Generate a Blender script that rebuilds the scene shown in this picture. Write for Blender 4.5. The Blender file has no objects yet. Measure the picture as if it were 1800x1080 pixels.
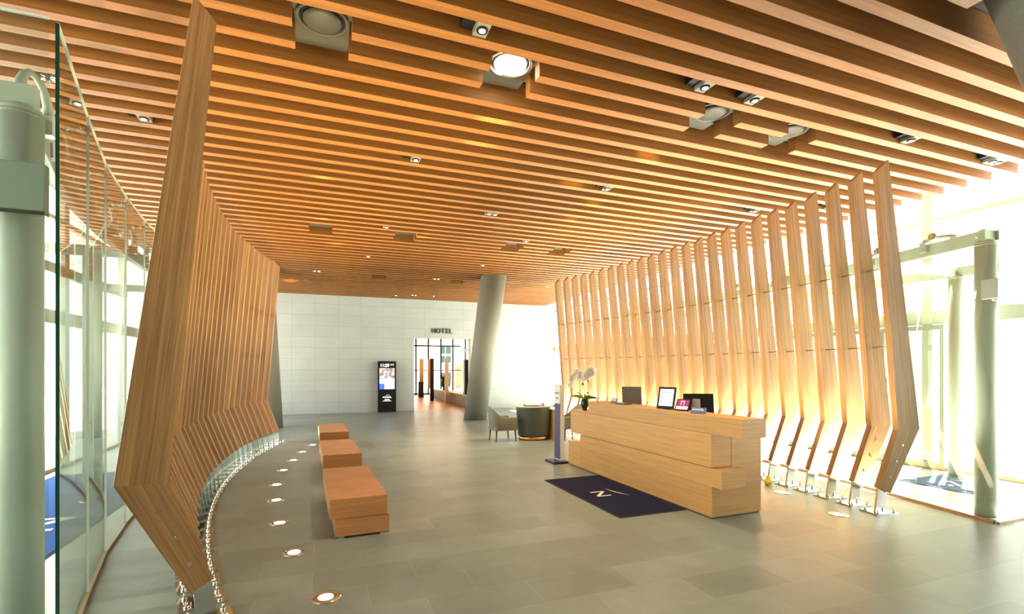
import bpy, bmesh, math, random
from mathutils import Vector, Matrix
R = math.radians
random.seed(7)
C = bpy.context.scene.collection
sc = bpy.context.scene

# ------------------------------------------------------------------ camera, world, sun, exposure
cam_d = bpy.data.cameras.new('camera')
cam = bpy.data.objects.new('camera', cam_d)
C.objects.link(cam)
cam.location = (0, 0, 1.65)
cam.rotation_euler = (R(90), 0, R(-21.06))
cam_d.sensor_width = 36
cam_d.lens = 17.4
cam_d.shift_y = 0.06
cam_d.clip_end = 500
sc.camera = cam

world = bpy.data.worlds.new('world')
sc.world = world
world.use_nodes = True
wb = world.node_tree.nodes['Background']
wb.inputs[0].default_value = (1.0, 0.985, 0.94, 1)
wb.inputs[1].default_value = 4.3

sun_d = bpy.data.lights.new('sun', 'SUN')
sun_d.energy = 34.0
sun_d.angle = R(1.5)
sun_d.color = (1.0, 0.93, 0.80)
sun = bpy.data.objects.new('sun', sun_d)
C.objects.link(sun)
sun.location = (20, 8, 15)
sd = Vector((-0.83, -0.39, -1.5))
sun.rotation_euler = sd.to_track_quat('-Z', 'Y').to_euler()

sc.view_settings.view_transform = 'Standard'
sc.view_settings.look = 'None'
sc.view_settings.gamma = 1
sc.view_settings.exposure = 0.58
sc.view_settings.use_curve_mapping = False
try:
    sc.cycles.max_bounces = 10
    sc.cycles.diffuse_bounces = 5
    sc.cycles.glossy_bounces = 4
    sc.cycles.transparent_max_bounces = 16
    sc.cycles.sample_clamp_indirect = 6
    sc.cycles.caustics_reflective = False
except Exception:
    pass

UP_E_LEFT, UP_E_RIGHT = 360.0, 240.0
UP_E_ADDED = 330.0      # watts of the floor uplights and of the added outer row

# ------------------------------------------------------------------ materials
def mat(name, col, rough=0.5, metal=0.0, emit=None, estr=0.0, spec=0.5):
    m = bpy.data.materials.new(name)
    m.use_nodes = True
    b = m.node_tree.nodes['Principled BSDF']
    b.inputs['Base Color'].default_value = (*col, 1)
    b.inputs['Roughness'].default_value = rough
    b.inputs['Metallic'].default_value = metal
    b.inputs['Specular IOR Level'].default_value = spec
    if emit:
        b.inputs['Emission Color'].default_value = (*emit, 1)
        b.inputs['Emission Strength'].default_value = estr
    return m

def nd(m, t, **kw):
    n = m.node_tree.nodes.new(t)
    for k, v in kw.items():
        setattr(n, k, v)
    return n

def wood(name, dark, light, scale, rough=0.42, big=0.35, uv=False):
    """oak veneer, grain along the axis with the small scale value"""
    m = mat(name, light, rough)
    L = m.node_tree.links.new
    b = m.node_tree.nodes['Principled BSDF']
    tc = nd(m, 'ShaderNodeTexCoord')
    mp = nd(m, 'ShaderNodeMapping')
    mp.inputs['Scale'].default_value = scale
    if uv:      # u across the board, v along it, a different slice of veneer for every board
        ob = nd(m, 'ShaderNodeObjectInfo')
        sp = nd(m, 'ShaderNodeSeparateXYZ'); cb = nd(m, 'ShaderNodeCombineXYZ')
        L(tc.outputs['UV'], sp.inputs[0]); L(sp.outputs[0], cb.inputs[0]); L(sp.outputs[1], cb.inputs[1]); L(ob.outputs['Random'], cb.inputs[2])
        L(cb.outputs[0], mp.inputs[0])
    else:
        L(tc.outputs['Object'], mp.inputs[0])
    n1 = nd(m, 'ShaderNodeTexNoise')
    n1.inputs['Scale'].default_value = 1.0
    n1.inputs['Detail'].default_value = 5
    n1.inputs['Roughness'].default_value = 0.65
    L(mp.outputs[0], n1.inputs[0])
    n2 = nd(m, 'ShaderNodeTexNoise')
    n2.inputs['Scale'].default_value = big
    n2.inputs['Detail'].default_value = 2
    L(mp.outputs[0], n2.inputs[0])
    mx = nd(m, 'ShaderNodeMix', data_type='FLOAT')
    mx.inputs[0].default_value = 0.35
    L(n1.outputs[0], mx.inputs[2]); L(n2.outputs[0], mx.inputs[3])
    rp = nd(m, 'ShaderNodeValToRGB')
    rp.color_ramp.elements[0].position = 0.33
    rp.color_ramp.elements[0].color = (*dark, 1)
    rp.color_ramp.elements[1].position = 0.66
    rp.color_ramp.elements[1].color = (*light, 1)
    L(mx.outputs[0], rp.inputs[0])
    oi = nd(m, 'ShaderNodeObjectInfo')
    hs = nd(m, 'ShaderNodeHueSaturation')
    mr = nd(m, 'ShaderNodeMapRange')
    mr.inputs[3].default_value = 0.90; mr.inputs[4].default_value = 1.10
    L(oi.outputs['Random'], mr.inputs[0]); L(mr.outputs[0], hs.inputs['Value'])
    L(rp.outputs[0], hs.inputs['Color'])
    L(hs.outputs[0], b.inputs['Base Color'])
    return m

W_SLAT = wood('slat_oak', (0.165, 0.062, 0.010), (0.335, 0.142, 0.026), (1.2, 55, 55), 0.5)
W_FIN = wood('fin_oak', (0.19, 0.088, 0.029), (0.465, 0.265, 0.098), (85, 1.3, 37), 0.45, uv=True)
W_DESK = wood('desk_oak', (0.54, 0.30, 0.095), (0.72, 0.44, 0.16), (2.0, 2.0, 65), 0.42)
W_BENCH_TOP = wood('bench_oak', (0.36, 0.155, 0.05), (0.52, 0.255, 0.095), (2.4, 2.4, 75), 0.42)

def tiles(name, base, var, bw, rh, off, mortar, msize, plane, shift, rough, noise=0.25, bump=0.02, joint_dark=False):
    m = mat(name, base, rough)
    L = m.node_tree.links.new
    b = m.node_tree.nodes['Principled BSDF']
    ge = nd(m, 'ShaderNodeNewGeometry')
    sp = nd(m, 'ShaderNodeSeparateXYZ')
    L(ge.outputs['Position'], sp.inputs[0])
    cb = nd(m, 'ShaderNodeCombineXYZ')
    L(sp.outputs[plane[0]], cb.inputs[0]); L(sp.outputs[plane[1]], cb.inputs[1])
    mp = nd(m, 'ShaderNodeMapping')
    mp.inputs['Location'].default_value = (shift[0], shift[1], 0)
    L(cb.outputs[0], mp.inputs[0])
    br = nd(m, 'ShaderNodeTexBrick')
    br.offset = off; br.offset_frequency = 2; br.squash = 1
    br.inputs['Scale'].default_value = 1
    br.inputs['Brick Width'].default_value = bw
    br.inputs['Row Height'].default_value = rh
    br.inputs['Mortar Size'].default_value = msize
    br.inputs['Mortar Smooth'].default_value = 0.1
    br.inputs['Bias'].default_value = 0
    br.inputs['Color1'].default_value = (*[c * (1 - var) for c in base], 1)
    br.inputs['Color2'].default_value = (*[c * (1 + var) for c in base], 1)
    br.inputs['Mortar'].default_value = (*mortar, 1)
    L(mp.outputs[0], br.inputs[0])
    no = nd(m, 'ShaderNodeTexNoise')
    no.inputs['Scale'].default_value = 1.6
    no.inputs['Detail'].default_value = 7
    no.inputs['Roughness'].default_value = 0.62
    L(ge.outputs['Position'], no.inputs[0])
    mr = nd(m, 'ShaderNodeMapRange')
    mr.inputs[1].default_value = 0.3; mr.inputs[2].default_value = 0.7
    mr.inputs[3].default_value = 1 - noise; mr.inputs[4].default_value = 1 + noise
    L(no.outputs[0], mr.inputs[0])
    mu = nd(m, 'ShaderNodeMix', data_type='RGBA', blend_type='MULTIPLY')
    mu.inputs[0].default_value = 1
    L(br.outputs[0], mu.inputs[6]); L(mr.outputs[0], mu.inputs[7])
    L(mu.outputs[2], b.inputs['Base Color'])
    r2 = nd(m, 'ShaderNodeMapRange')
    r2.inputs[3].default_value = rough - 0.08; r2.inputs[4].default_value = rough + 0.1
    L(no.outputs[0], r2.inputs[0]); L(r2.outputs[0], b.inputs['Roughness'])
    return m

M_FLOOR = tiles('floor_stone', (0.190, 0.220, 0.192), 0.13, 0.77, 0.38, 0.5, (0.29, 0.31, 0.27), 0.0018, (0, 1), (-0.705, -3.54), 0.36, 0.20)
M_WALL = tiles('wall_stone', (0.40, 0.435, 0.40), 0.03, 0.79, 0.40, 0.0, (0.29, 0.32, 0.30), 0.006, (0, 2), (0.2, 0.0), 0.5, 0.05)
M_VEST = tiles('entrance_stone', (0.56, 0.58, 0.53), 0.05, 0.77, 0.38, 0.5, (0.45, 0.45, 0.4), 0.0022, (0, 1), (-0.705, -3.54), 0.36, 0.06)  # same tile as the floor, made paler to stand in for daylight
M_WALLN = mat('near_wall_dark', (0.10, 0.085, 0.065), 0.7)
M_PAVE = tiles('pavement', (0.72, 0.71, 0.66), 0.05, 0.6, 0.6, 0.0, (0.4, 0.4, 0.38), 0.008, (0, 1), (0, 0), 0.7, 0.05)

def conc(name, base, s=9, amt=0.16, rough=0.75):
    m = mat(name, base, rough)
    L = m.node_tree.links.new
    b = m.node_tree.nodes['Principled BSDF']
    tc = nd(m, 'ShaderNodeTexCoord')
    no = nd(m, 'ShaderNodeTexNoise')
    no.inputs['Scale'].default_value = s; no.inputs['Detail'].default_value = 8
    L(tc.outputs['Object'], no.inputs[0])
    mr = nd(m, 'ShaderNodeMapRange')
    mr.inputs[1].default_value = 0.3; mr.inputs[2].default_value = 0.7
    mr.inputs[3].default_value = 1 - amt; mr.inputs[4].default_value = 1 + amt
    L(no.outputs[0], mr.inputs[0])
    mu = nd(m, 'ShaderNodeMix', data_type='RGBA', blend_type='MULTIPLY')
    mu.inputs[0].default_value = 1
    mu.inputs[6].default_value = (*base, 1)
    L(mr.outputs[0], mu.inputs[7]); L(mu.outputs[2], b.inputs['Base Color'])
    return m

M_COL = conc('column_concrete', (0.25, 0.26, 0.205), 30, 0.07)
M_SOFFIT = conc('soffit_paint', (0.10, 0.085, 0.06), 4, 0.1)
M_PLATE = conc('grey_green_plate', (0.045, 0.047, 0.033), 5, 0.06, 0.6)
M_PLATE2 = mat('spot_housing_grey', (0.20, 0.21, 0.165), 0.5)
M_BOLT = mat('dark_bolt_steel', (0.28, 0.26, 0.22), 0.3, 1.0)
M_STEELP = mat('painted_steel', (0.54, 0.59, 0.50), 0.42)
M_STEELD = mat('painted_steel_grey', (0.31, 0.35, 0.30), 0.42)
M_CHROME = mat('polished_steel', (0.75, 0.77, 0.74), 0.08, 1.0)
M_DULLM = mat('brushed_steel', (0.55, 0.56, 0.52), 0.3, 1.0)
M_BRONZE = mat('bronze_track', (0.38, 0.29, 0.17), 0.35, 0.8)
M_BLACK = mat('black_paint', (0.010, 0.010, 0.010), 0.4, spec=0.25)
M_DARKG = mat('dark_grey', (0.035, 0.035, 0.03), 0.5)
M_WHITE = mat('white_paint', (0.85, 0.85, 0.83), 0.45)
M_NAVYP = mat('navy_panel', (0.075, 0.085, 0.21), 0.5)
M_NAVYB = mat('navy_base', (0.012, 0.015, 0.055), 0.4)
M_GLYPH = mat('dark_lettering', (0.06, 0.065, 0.06), 0.4)
M_LAMP = mat('lamp_lens', (1, 0.8, 0.5), 0.4, 0, (1.0, 0.72, 0.38), 22)
M_LAMPW = mat('lamp_lens_white', (1, 1, 1), 0.4, 0, (1.0, 0.93, 0.75), 9)
M_SCREEN_W = mat('screen_white', (0.5, 0.5, 0.5), 0.3, 0, (0.90, 0.92, 1.0), 0.75)
M_FABRIC = conc('grey_upholstery', (0.21, 0.225, 0.19), 60, 0.08, 0.9)
M_FABRICD = conc('dark_upholstery', (0.07, 0.06, 0.045), 60, 0.08, 0.9)
M_TEAL = mat('dark_green_grey_lacquer', (0.075, 0.095, 0.085), 0.4)
M_COPPER = mat('copper_plinth', (0.75, 0.42, 0.18), 0.22, 1.0)
M_LEGD = mat('dark_wood_leg', (0.02, 0.015, 0.01), 0.4)
M_LEAF = mat('orchid_leaf', (0.20, 0.34, 0.02), 0.4)
M_LEAFD = mat('orchid_leaf_dark', (0.05, 0.10, 0.015), 0.4)
M_PETAL = mat('white_petal', (0.95, 0.95, 0.93), 0.5)
def petal_mat():
    m = M_PETAL; nt = m.node_tree
    b = nt.nodes['Principled BSDF']; o = nt.nodes['Material Output']
    t = nt.nodes.new('ShaderNodeBsdfTranslucent'); t.inputs[0].default_value = (0.9, 0.88, 0.84, 1)
    x = nt.nodes.new('ShaderNodeMixShader'); x.inputs[0].default_value = 0.75
    nt.links.new(b.outputs[0], x.inputs[1]); nt.links.new(t.outputs[0], x.inputs[2]); nt.links.new(x.outputs[0], o.inputs[0])
petal_mat()
M_BUD = mat('dark_bud', (0.06, 0.07, 0.03), 0.5)
M_VASE = mat('dark_green_glaze', (0.012, 0.02, 0.01), 0.08)
M_WFLOOR = wood('warm_parquet', (0.40, 0.20, 0.08), (0.55, 0.30, 0.13), (25, 2, 25), 0.35)
M_GREYCAB = conc('grey_cabinet', (0.22, 0.20, 0.165), 5, 0.08, 0.6)
M_CREAM = mat('cream_paint', (0.62, 0.57, 0.44), 0.5)
M_YELLOW = mat('yellow_plastic', (0.85, 0.68, 0.05), 0.4)

def glassmat(name, tint, refl=1.0):
    """thin architectural glass: clear tinted pane with a fresnel reflection"""
    m = bpy.data.materials.new(name)
    m.use_nodes = True
    nt = m.node_tree
    nt.nodes.clear()
    o = nt.nodes.new('ShaderNodeOutputMaterial')
    tr = nt.nodes.new('ShaderNodeBsdfTransparent'); tr.inputs[0].default_value = (*tint, 1)
    gl = nt.nodes.new('ShaderNodeBsdfGlossy'); gl.inputs['Roughness'].default_value = 0.0
    gl.inputs[0].default_value = (0.95, 1, 0.96, 1)
    ge = nt.nodes.new('ShaderNodeNewGeometry')
    dt = nt.nodes.new('ShaderNodeVectorMath'); dt.operation = 'DOT_PRODUCT'
    nt.links.new(ge.outputs['Incoming'], dt.inputs[0]); nt.links.new(ge.outputs['Normal'], dt.inputs[1])
    def mth(op, a, b):
        n = nt.nodes.new('ShaderNodeMath'); n.operation = op
        for i, v in enumerate((a, b)):
            if v is None: continue
            if isinstance(v, (int, float)): n.inputs[i].default_value = v
            else: nt.links.new(v, n.inputs[i])
        return n.outputs[0]
    c = mth('ABSOLUTE', dt.outputs['Value'], None)
    k = mth('POWER', mth('SUBTRACT', 1.0, c), 5.0)
    r1 = mth('ADD', mth('MULTIPLY', k, 0.96), 0.04)
    F = mth('DIVIDE', mth('MULTIPLY', r1, 2.0), mth('ADD', r1, 1.0))
    mx = nt.nodes.new('ShaderNodeMixShader')
    nt.links.new(F, mx.inputs[0])
    nt.links.new(tr.outputs[0], mx.inputs[1]); nt.links.new(gl.outputs[0], mx.inputs[2])
    nt.links.new(mx.outputs[0], o.inputs[0])
    return m

M_GLASS = glassmat('clear_glass', (0.93, 0.975, 0.94), 1.9)
M_GLASSE = mat('glass_edge_green', (0.01, 0.06, 0.035), 0.15)
M_GLASSL = mat('glass_edge_light', (0.60, 0.68, 0.60), 0.25)

def carpet(name, base):
    m = mat(name, base, 0.95, spec=0.1)
    L = m.node_tree.links.new
    b = m.node_tree.nodes['Principled BSDF']
    tc = nd(m, 'ShaderNodeTexCoord')
    no = nd(m, 'ShaderNodeTexNoise'); no.inputs['Scale'].default_value = 90; no.inputs['Detail'].default_value = 3
    L(tc.outputs['Object'], no.inputs[0])
    mr = nd(m, 'ShaderNodeMapRange'); mr.inputs[3].default_value = 0.7; mr.inputs[4].default_value = 1.3
    L(no.outputs[0], mr.inputs[0])
    mu = nd(m, 'ShaderNodeMix', data_type='RGBA', blend_type='MULTIPLY'); mu.inputs[0].default_value = 1
    mu.inputs[6].default_value = (*base, 1)
    L(mr.outputs[0], mu.inputs[7]); L(mu.outputs[2], b.inputs['Base Color'])
    return m
M_MAT = carpet('navy_carpet', (0.016, 0.018, 0.045))
M_MATB = carpet('blue_carpet', (0.045, 0.125, 0.36))
M_RUB = mat('mat_rubber_edge', (0.012, 0.012, 0.018), 0.8)

# ------------------------------------------------------------------ helpers
class MB:
    def __init__(s): s.v = []; s.f = []; s.smooth = []
    def add(s, vs, fs, smooth=False):
        o = len(s.v)
        s.v += [tuple(v) for v in vs]
        for f in fs:
            s.f.append([i + o for i in f]); s.smooth.append(smooth)
        return s
    def box(s, x0, x1, y0, y1, z0, z1):
        vs = [(x, y, z) for x in (x0, x1) for y in (y0, y1) for z in (z0, z1)]
        return s.add(vs, [(0, 1, 3, 2), (4, 6, 7, 5), (0, 4, 5, 1), (2, 3, 7, 6), (0, 2, 6, 4), (1, 5, 7, 3)])
    def obox(s, c, ax, ay, az, hx, hy, hz):
        c = Vector(c); ax, ay, az = Vector(ax).normalized(), Vector(ay).normalized(), Vector(az).normalized()
        vs = [c + ax * sx * hx + ay * sy * hy + az * sz * hz for sx in (-1, 1) for sy in (-1, 1) for sz in (-1, 1)]
        return s.add(vs, [(0, 1, 3, 2), (4, 6, 7, 5), (0, 4, 5, 1), (2, 3, 7, 6), (0, 2, 6, 4), (1, 5, 7, 3)])
    def prism(s, poly, ext):
        """poly: list of Vector, extruded by vector ext"""
        n = len(poly); ext = Vector(ext)
        vs = [Vector(p) for p in poly] + [Vector(p) + ext for p in poly]
        fs = [tuple(range(n))[::-1], tuple(range(n, 2 * n))]
        fs += [(i, (i + 1) % n, n + (i + 1) % n, n + i) for i in range(n)]
        return s.add(vs, fs)
    def tube(s, p0, p1, r0, r1=None, n=14, caps=True):
        r1 = r0 if r1 is None else r1
        p0, p1 = Vector(p0), Vector(p1)
        d = (p1 - p0).normalized()
        a = d.orthogonal().normalized(); b = d.cross(a)
        vs = []
        for p, r in ((p0, r0), (p1, r1)):
            for i in range(n):
                t = 2 * math.pi * i / n
                vs.append(p + (a * math.cos(t) + b * math.sin(t)) * r)
        s.add(vs, [(i, (i + 1) % n, n + (i + 1) % n, n + i) for i in range(n)], True)
        if caps:
            s.add(vs[:n], [tuple(range(n))[::-1]]); s.add(vs[n:], [tuple(range(n))])
        return s
    def path(s, pts, r, n=8):
        """round bar through a list of points; r a number or a list"""
        pts = [Vector(p) for p in pts]; m = len(pts)
        rr = r if isinstance(r, (list, tuple)) else [r] * m
        vs = []
        prev = None
        for k, p in enumerate(pts):
            d = (pts[min(k + 1, m - 1)] - pts[max(k - 1, 0)]).normalized()
            a = d.orthogonal().normalized() if prev is None else (prev - d * prev.dot(d)).normalized()
            prev = a; b = d.cross(a)
            for i in range(n):
                t = 2 * math.pi * i / n
                vs.append(p + (a * math.cos(t) + b * math.sin(t)) * rr[k])
        fs = [(k * n + i, k * n + (i + 1) % n, (k + 1) * n + (i + 1) % n, (k + 1) * n + i) for k in range(m - 1) for i in range(n)]
        s.add(vs, fs, True)
        s.add(vs[:n], [tuple(range(n))[::-1]]); s.add(vs[-n:], [tuple(range(n))])
        return s
    def lathe(s, prof, c=(0, 0, 0), n=28, sx=1, sy=1):
        vs = []
        for r, z in prof:
            for i in range(n):
                t = 2 * math.pi * i / n
                vs.append((c[0] + math.cos(t) * r * sx, c[1] + math.sin(t) * r * sy, c[2] + z))
        m = len(prof)
        fs = [(k * n + i, k * n + (i + 1) % n, (k + 1) * n + (i + 1) % n, (k + 1) * n + i) for k in range(m - 1) for i in range(n)]
        s.add(vs, fs, True)
        if prof[0][0] > 1e-5: s.add(vs[:n], [tuple(range(n))[::-1]])
        if prof[-1][0] > 1e-5: s.add(vs[-n:], [tuple(range(n))])
        return s
    def blob(s, c, rx, ry, rz, n=10, m=6):
        vs = []; fs = []
        for k in range(m + 1):
            a = math.pi * k / m
            for i in range(n):
                t = 2 * math.pi * i / n
                vs.append((c[0] + rx * math.sin(a) * math.cos(t), c[1] + ry * math.sin(a) * math.sin(t), c[2] + rz * math.cos(a)))
        fs = [(k * n + i, (k + 1) * n + i, (k + 1) * n + (i + 1) % n, k * n + (i + 1) % n) for k in range(m) for i in range(n)]
        return s.add(vs, fs, True)
    def build(s, name, m, parent=None, org=None, bevel=0.0):
        org = Vector(org) if org is not None else (Vector((0, 0, 0)))
        me = bpy.data.meshes.new(name)
        me.from_pydata([tuple(Vector(v) - org) for v in s.v], [], s.f)
        for p, sm in zip(me.polygons, s.smooth): p.use_smooth = sm
        bm = bmesh.new(); bm.from_mesh(me)
        bmesh.ops.remove_doubles(bm, verts=bm.verts, dist=1e-6)
        bmesh.ops.recalc_face_normals(bm, faces=bm.faces)
        bm.to_mesh(me); bm.free()
        me.materials.append(m)
        o = bpy.data.objects.new(name, me)
        C.objects.link(o)
        if parent is not None:
            o.parent = parent
            o.location = org - parent_world(parent)
        else:
            o.location = org
        if bevel:
            bv = o.modifiers.new('bevel', 'BEVEL'); bv.width = bevel; bv.segments = 2; bv.limit_method = 'ANGLE'
        return o

def parent_world(p):
    v = Vector(p.location)
    while p.parent: p = p.parent; v += Vector(p.location)
    return v

def tag(o, label, cat, group=None, kind=None):
    o['label'] = label; o['category'] = cat
    if group: o['group'] = group
    if kind: o['kind'] = kind
    return o

def thing(name, loc, label, cat, group=None):
    o = bpy.data.objects.new(name, None)
    C.objects.link(o); o.location = loc
    o.empty_display_size = 0.1
    return tag(o, label, cat, group)

def struct(o):
    o['kind'] = 'structure'; return o

def copy_tree(o, parent=None):
    c = o.copy(); C.objects.link(c)
    if parent is not None: c.parent = parent
    for ch in list(o.children): copy_tree(ch, c)
    return c

ONES = ['', 'first', 'second', 'third', 'fourth', 'fifth', 'sixth', 'seventh', 'eighth', 'ninth', 'tenth', 'eleventh', 'twelfth',
        'thirteenth', 'fourteenth', 'fifteenth', 'sixteenth', 'seventeenth', 'eighteenth', 'nineteenth']
TENS = {20: ('twentieth', 'twenty'), 30: ('thirtieth', 'thirty'), 40: ('fortieth', 'forty'), 50: ('fiftieth', 'fifty'), 60: ('sixtieth', 'sixty')}
def nth(n):
    if n < 20: return ONES[n]
    t = n // 10 * 10
    return TENS[t][0] if n == t else TENS[t][1] + '-' + ONES[n - t]

def text(name, s, size, m, parent, loc, rot, depth=0.0, align='CENTER', bold=0.0, xs=1.0):
    cu = bpy.data.curves.new(name, 'FONT')
    cu.body = s; cu.size = size; cu.extrude = depth; cu.align_x = align; cu.align_y = 'CENTER'; cu.offset = bold; cu.resolution_u = 4
    tmp = bpy.data.objects.new(name + '_outline', cu)
    C.objects.link(tmp)
    bpy.context.view_layer.update()
    me = bpy.data.meshes.new_from_object(tmp.evaluated_get(bpy.context.evaluated_depsgraph_get()))
    bpy.data.objects.remove(tmp); bpy.data.curves.remove(cu)
    me.materials.clear(); me.materials.append(m)
    o = bpy.data.objects.new(name, me)
    C.objects.link(o)
    if parent is not None:
        o.parent = parent; o.location = Vector(loc) - parent_world(parent)
    else: o.location = loc
    o.rotation_euler = rot
    o.scale = (xs, 1, 1)
    return o

# ------------------------------------------------------------------ setting
YW = 19.3                       # the far stone wall
XL, XR = -4.05, 9.4             # the two glass facades
ZC = 4.29                       # underside of the ceiling slats
DX0, DX1, DZ = 3.36, 5.62, 2.84  # doorway in the far wall
struct(MB().box(XL - 0.1, XR + 0.1, -3.5, YW + 0.3, -0.2, 0).build('floor', M_FLOOR))
struct(MB().box(-60, 70, -40, 70, -0.5, -0.21).build('floor_outside_pavement', M_PAVE))
struct(MB().box(XL, DX0, YW, YW + 0.3, 0, 5.0).box(DX1, XR, YW, YW + 0.3, 0, 5.0).box(DX0, DX1, YW, YW + 0.3, DZ, 5.0).build('wall_far', M_WALL))
struct(MB().box(XL, XR, -3.5, YW + 0.3, 4.56, 4.9).build('ceiling', M_SOFFIT))

struct(MB().box(XL - 0.1, XL, -3.5, -0.5, 0, 5.0).build('wall_left', M_WALLN))  # unseen; solid stretch added to keep near side light out of the hall
struct(MB().box(XL, XR, -3.6, -3.5, 0, 5.0).build('wall_near', M_WALLN))  # unseen; closed and dark to keep light from behind off the slat sides
# floor beyond the doorway and the lounge shell
struct(MB().box(2.0, 12, YW + 0.0, 34, -0.195, 0.004).build('floor_beyond_doorway', M_WFLOOR))
struct(MB().box(2.0, 12, YW + 0.3, 34, 3.55, 3.7).build('ceiling_beyond_doorway', W_DESK))
struct(MB().box(1.9, 2.0, YW + 0.3, 34, 0, 3.7).build('wall_beyond_left', M_CREAM))

# facade mullions (right and left)
def facade(x, side, sgn):
    name = 'window_%d' % (1 if side == 'right' else 2)
    r = bpy.data.objects.new(name, None); C.objects.link(r); r.location = (x, 0, 0); r['kind'] = 'structure'
    for y in ([-0.13, 2.52] if side == 'right' else [1.08, 3.0]) + [5.17, 7.82, 10.47, 13.12, 15.77, 18.42]:
        MB().box(x - 0.06, x + 0.06, y - 0.075, y + 0.075, 0, 6.5).build('mullion', M_STEELP, r, (x, y, 0))
    for z, h in ((2.37, 0.22), (4.05, 0.07)):
        MB().box(x - 0.04, x + 0.04, -3.4 if side == 'right' else -0.49, YW, z, z + h).build('transom', M_STEELP, r, (x, 0, z))
    MB().box(x - 0.05, x + 0.05, -3.4 if side == 'right' else -0.49, YW, 0.0, 0.06).build('sill', M_BRONZE, r, (x, 0, 0))
    return r
facade(XR, 'right', 1)
facade(XL, 'left', -1)

# ------------------------------------------------------------------ ceiling slats
Y0, PITCH, TH, HT = 4.359, 0.291, 0.099, 0.25
XS0, XS1 = -3.44, 8.8
cut_rows = {-1: [(-0.21, 0.225), (1.385, 1.835), (3.72, 4.195), (4.90, 5.33)], 0: [(-0.20, 0.215), (1.39, 1.86), (3.76, 4.19), (4.92, 5.35)]}
for k in (19, 20): cut_rows[k] = [(-0.22, 0.20), (1.36, 1.78), (3.68, 4.10), (4.82, 5.24)]
for k in (35, 36): cut_rows[k] = [(1.36, 1.78), (3.68, 4.10)]
seg_names = {4: ['left end piece', 'piece between the first and second openings', 'piece between the second and third openings', 'short piece between the third and fourth openings', 'right end piece'],
             2: ['left end piece', 'middle piece', 'right end piece']}
row_txt = {-1: 'nearer of the two slats cut by the front row of openings', 0: 'farther of the two slats cut by the front row of openings',
           19: 'nearer of the two slats cut by the middle row of openings', 20: 'farther of the two slats cut by the middle row of openings',
           35: 'nearer of the two slats cut by the back row of openings', 36: 'farther of the two slats cut by the back row of openings'}
KMAX = 50
for k in range(-8, KMAX + 1):
    y = Y0 + (PITCH if k >= 0 else 0.2835) * k
    cuts = cut_rows.get(k, [])
    xs = [XS0] + [c for ab in cuts for c in ab] + [XS1]
    if k == -8: xs = [XS0, 4.42]
    for j in range(0, len(xs), 2):
        a, b = xs[j], xs[j + 1]
        o = MB().box(a, b, y, y + TH, ZC, ZC + HT).build('ceiling_slat', W_SLAT, None, ((a + b) / 2, y, ZC))
        if k == -8: lab = 'short wooden ceiling slat ending beside the leaning column at the top right'
        elif cuts: lab = 'ceiling slat, ' + row_txt[k] + ', ' + seg_names[len(cuts)][j // 2]
        elif k < -1: lab = 'long oak ceiling slat, %s in front of the front row of openings' % nth(-1 - k)
        elif k < 19: lab = 'long oak ceiling slat, %s behind the front row of openings' % nth(k)
        elif k < 35: lab = 'long oak ceiling slat, %s behind the middle row of openings' % nth(k - 20)
        else: lab = 'long oak ceiling slat, %s behind the back row of openings' % nth(k - 36)
        tag(o, lab, 'ceiling slat', 'oak slats of the ceiling')

# ------------------------------------------------------------------ big recessed spotlights in the openings
pos_txt = ['leftmost of the front row', 'second from left in the front row, brightly lit',
           'third from left in the front row', 'rightmost of the front row']
def recess(x0, x1, y0, y1, label, lit, big=True):
    cx, cy = (x0 + x1) / 2, (y0 + y1) / 2
    t = thing('recessed_spotlight', (cx, cy, ZC + 0.2), label, 'ceiling light', 'round spotlights in the ceiling openings')
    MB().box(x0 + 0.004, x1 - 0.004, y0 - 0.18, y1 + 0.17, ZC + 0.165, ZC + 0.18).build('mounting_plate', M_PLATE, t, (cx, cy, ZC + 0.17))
    z = ZC + 0.165
    MB().lathe([(0.205, 0), (0.205, -0.02), (0.185, -0.028), (0.172, -0.01), (0.168, 0.0)], (cx, cy - 0.02, z), 36).build('ring', M_DULLM if lit else M_PLATE, t, (cx, cy - 0.02, z))
    MB().lathe([(0.167, -0.002), (0.167, -0.014), (0.150, -0.014), (0.150, -0.002)], (cx, cy - 0.02, z), 36).build('gap_ring', M_BLACK, t, (cx, cy - 0.02, z))
    MB().lathe([(0.148, -0.002), (0.146, -0.03), (0.12, -0.045), (0.0, -0.05)], (cx, cy - 0.02, z), 36).build('lens', M_LAMPW if lit else M_PLATE, t, (cx, cy - 0.02, z))
    return t
front = [(-0.205, 0.22), (1.388, 1.848), (3.74, 4.192), (4.91, 5.34)]
for i, (a, b) in enumerate(front):
    recess(a, b, 4.068, 4.458, 'large round recessed spotlight on grey plate, ' + pos_txt[i], i == 1)
sl = bpy.data.lights.new('recess_spot', 'SPOT'); sl.energy = 260; sl.spot_size = R(110); sl.spot_blend = 0.9; sl.color = (1, 0.82, 0.55); sl.shadow_soft_size = 0.13
for (x, y) in ((1.6, 4.24), (3.96, 4.24), (1.57, 10.03), (3.9, 10.03), (5.03, 10.03)):
    so = bpy.data.objects.new('recess_spot', sl); C.objects.link(so); so.location = (x, y, ZC + 0.07)
mid = [(-0.22, 0.20), (1.36, 1.78), (3.68, 4.10), (4.82, 5.24)]
def dark_recess(a, b, k, label):
    y = Y0 + PITCH * k
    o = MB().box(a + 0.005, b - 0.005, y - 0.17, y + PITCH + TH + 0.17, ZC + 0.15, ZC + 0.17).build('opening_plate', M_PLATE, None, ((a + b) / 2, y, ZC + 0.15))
    tag(o, label, 'ceiling plate', 'plates in the farther ceiling openings')
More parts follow.
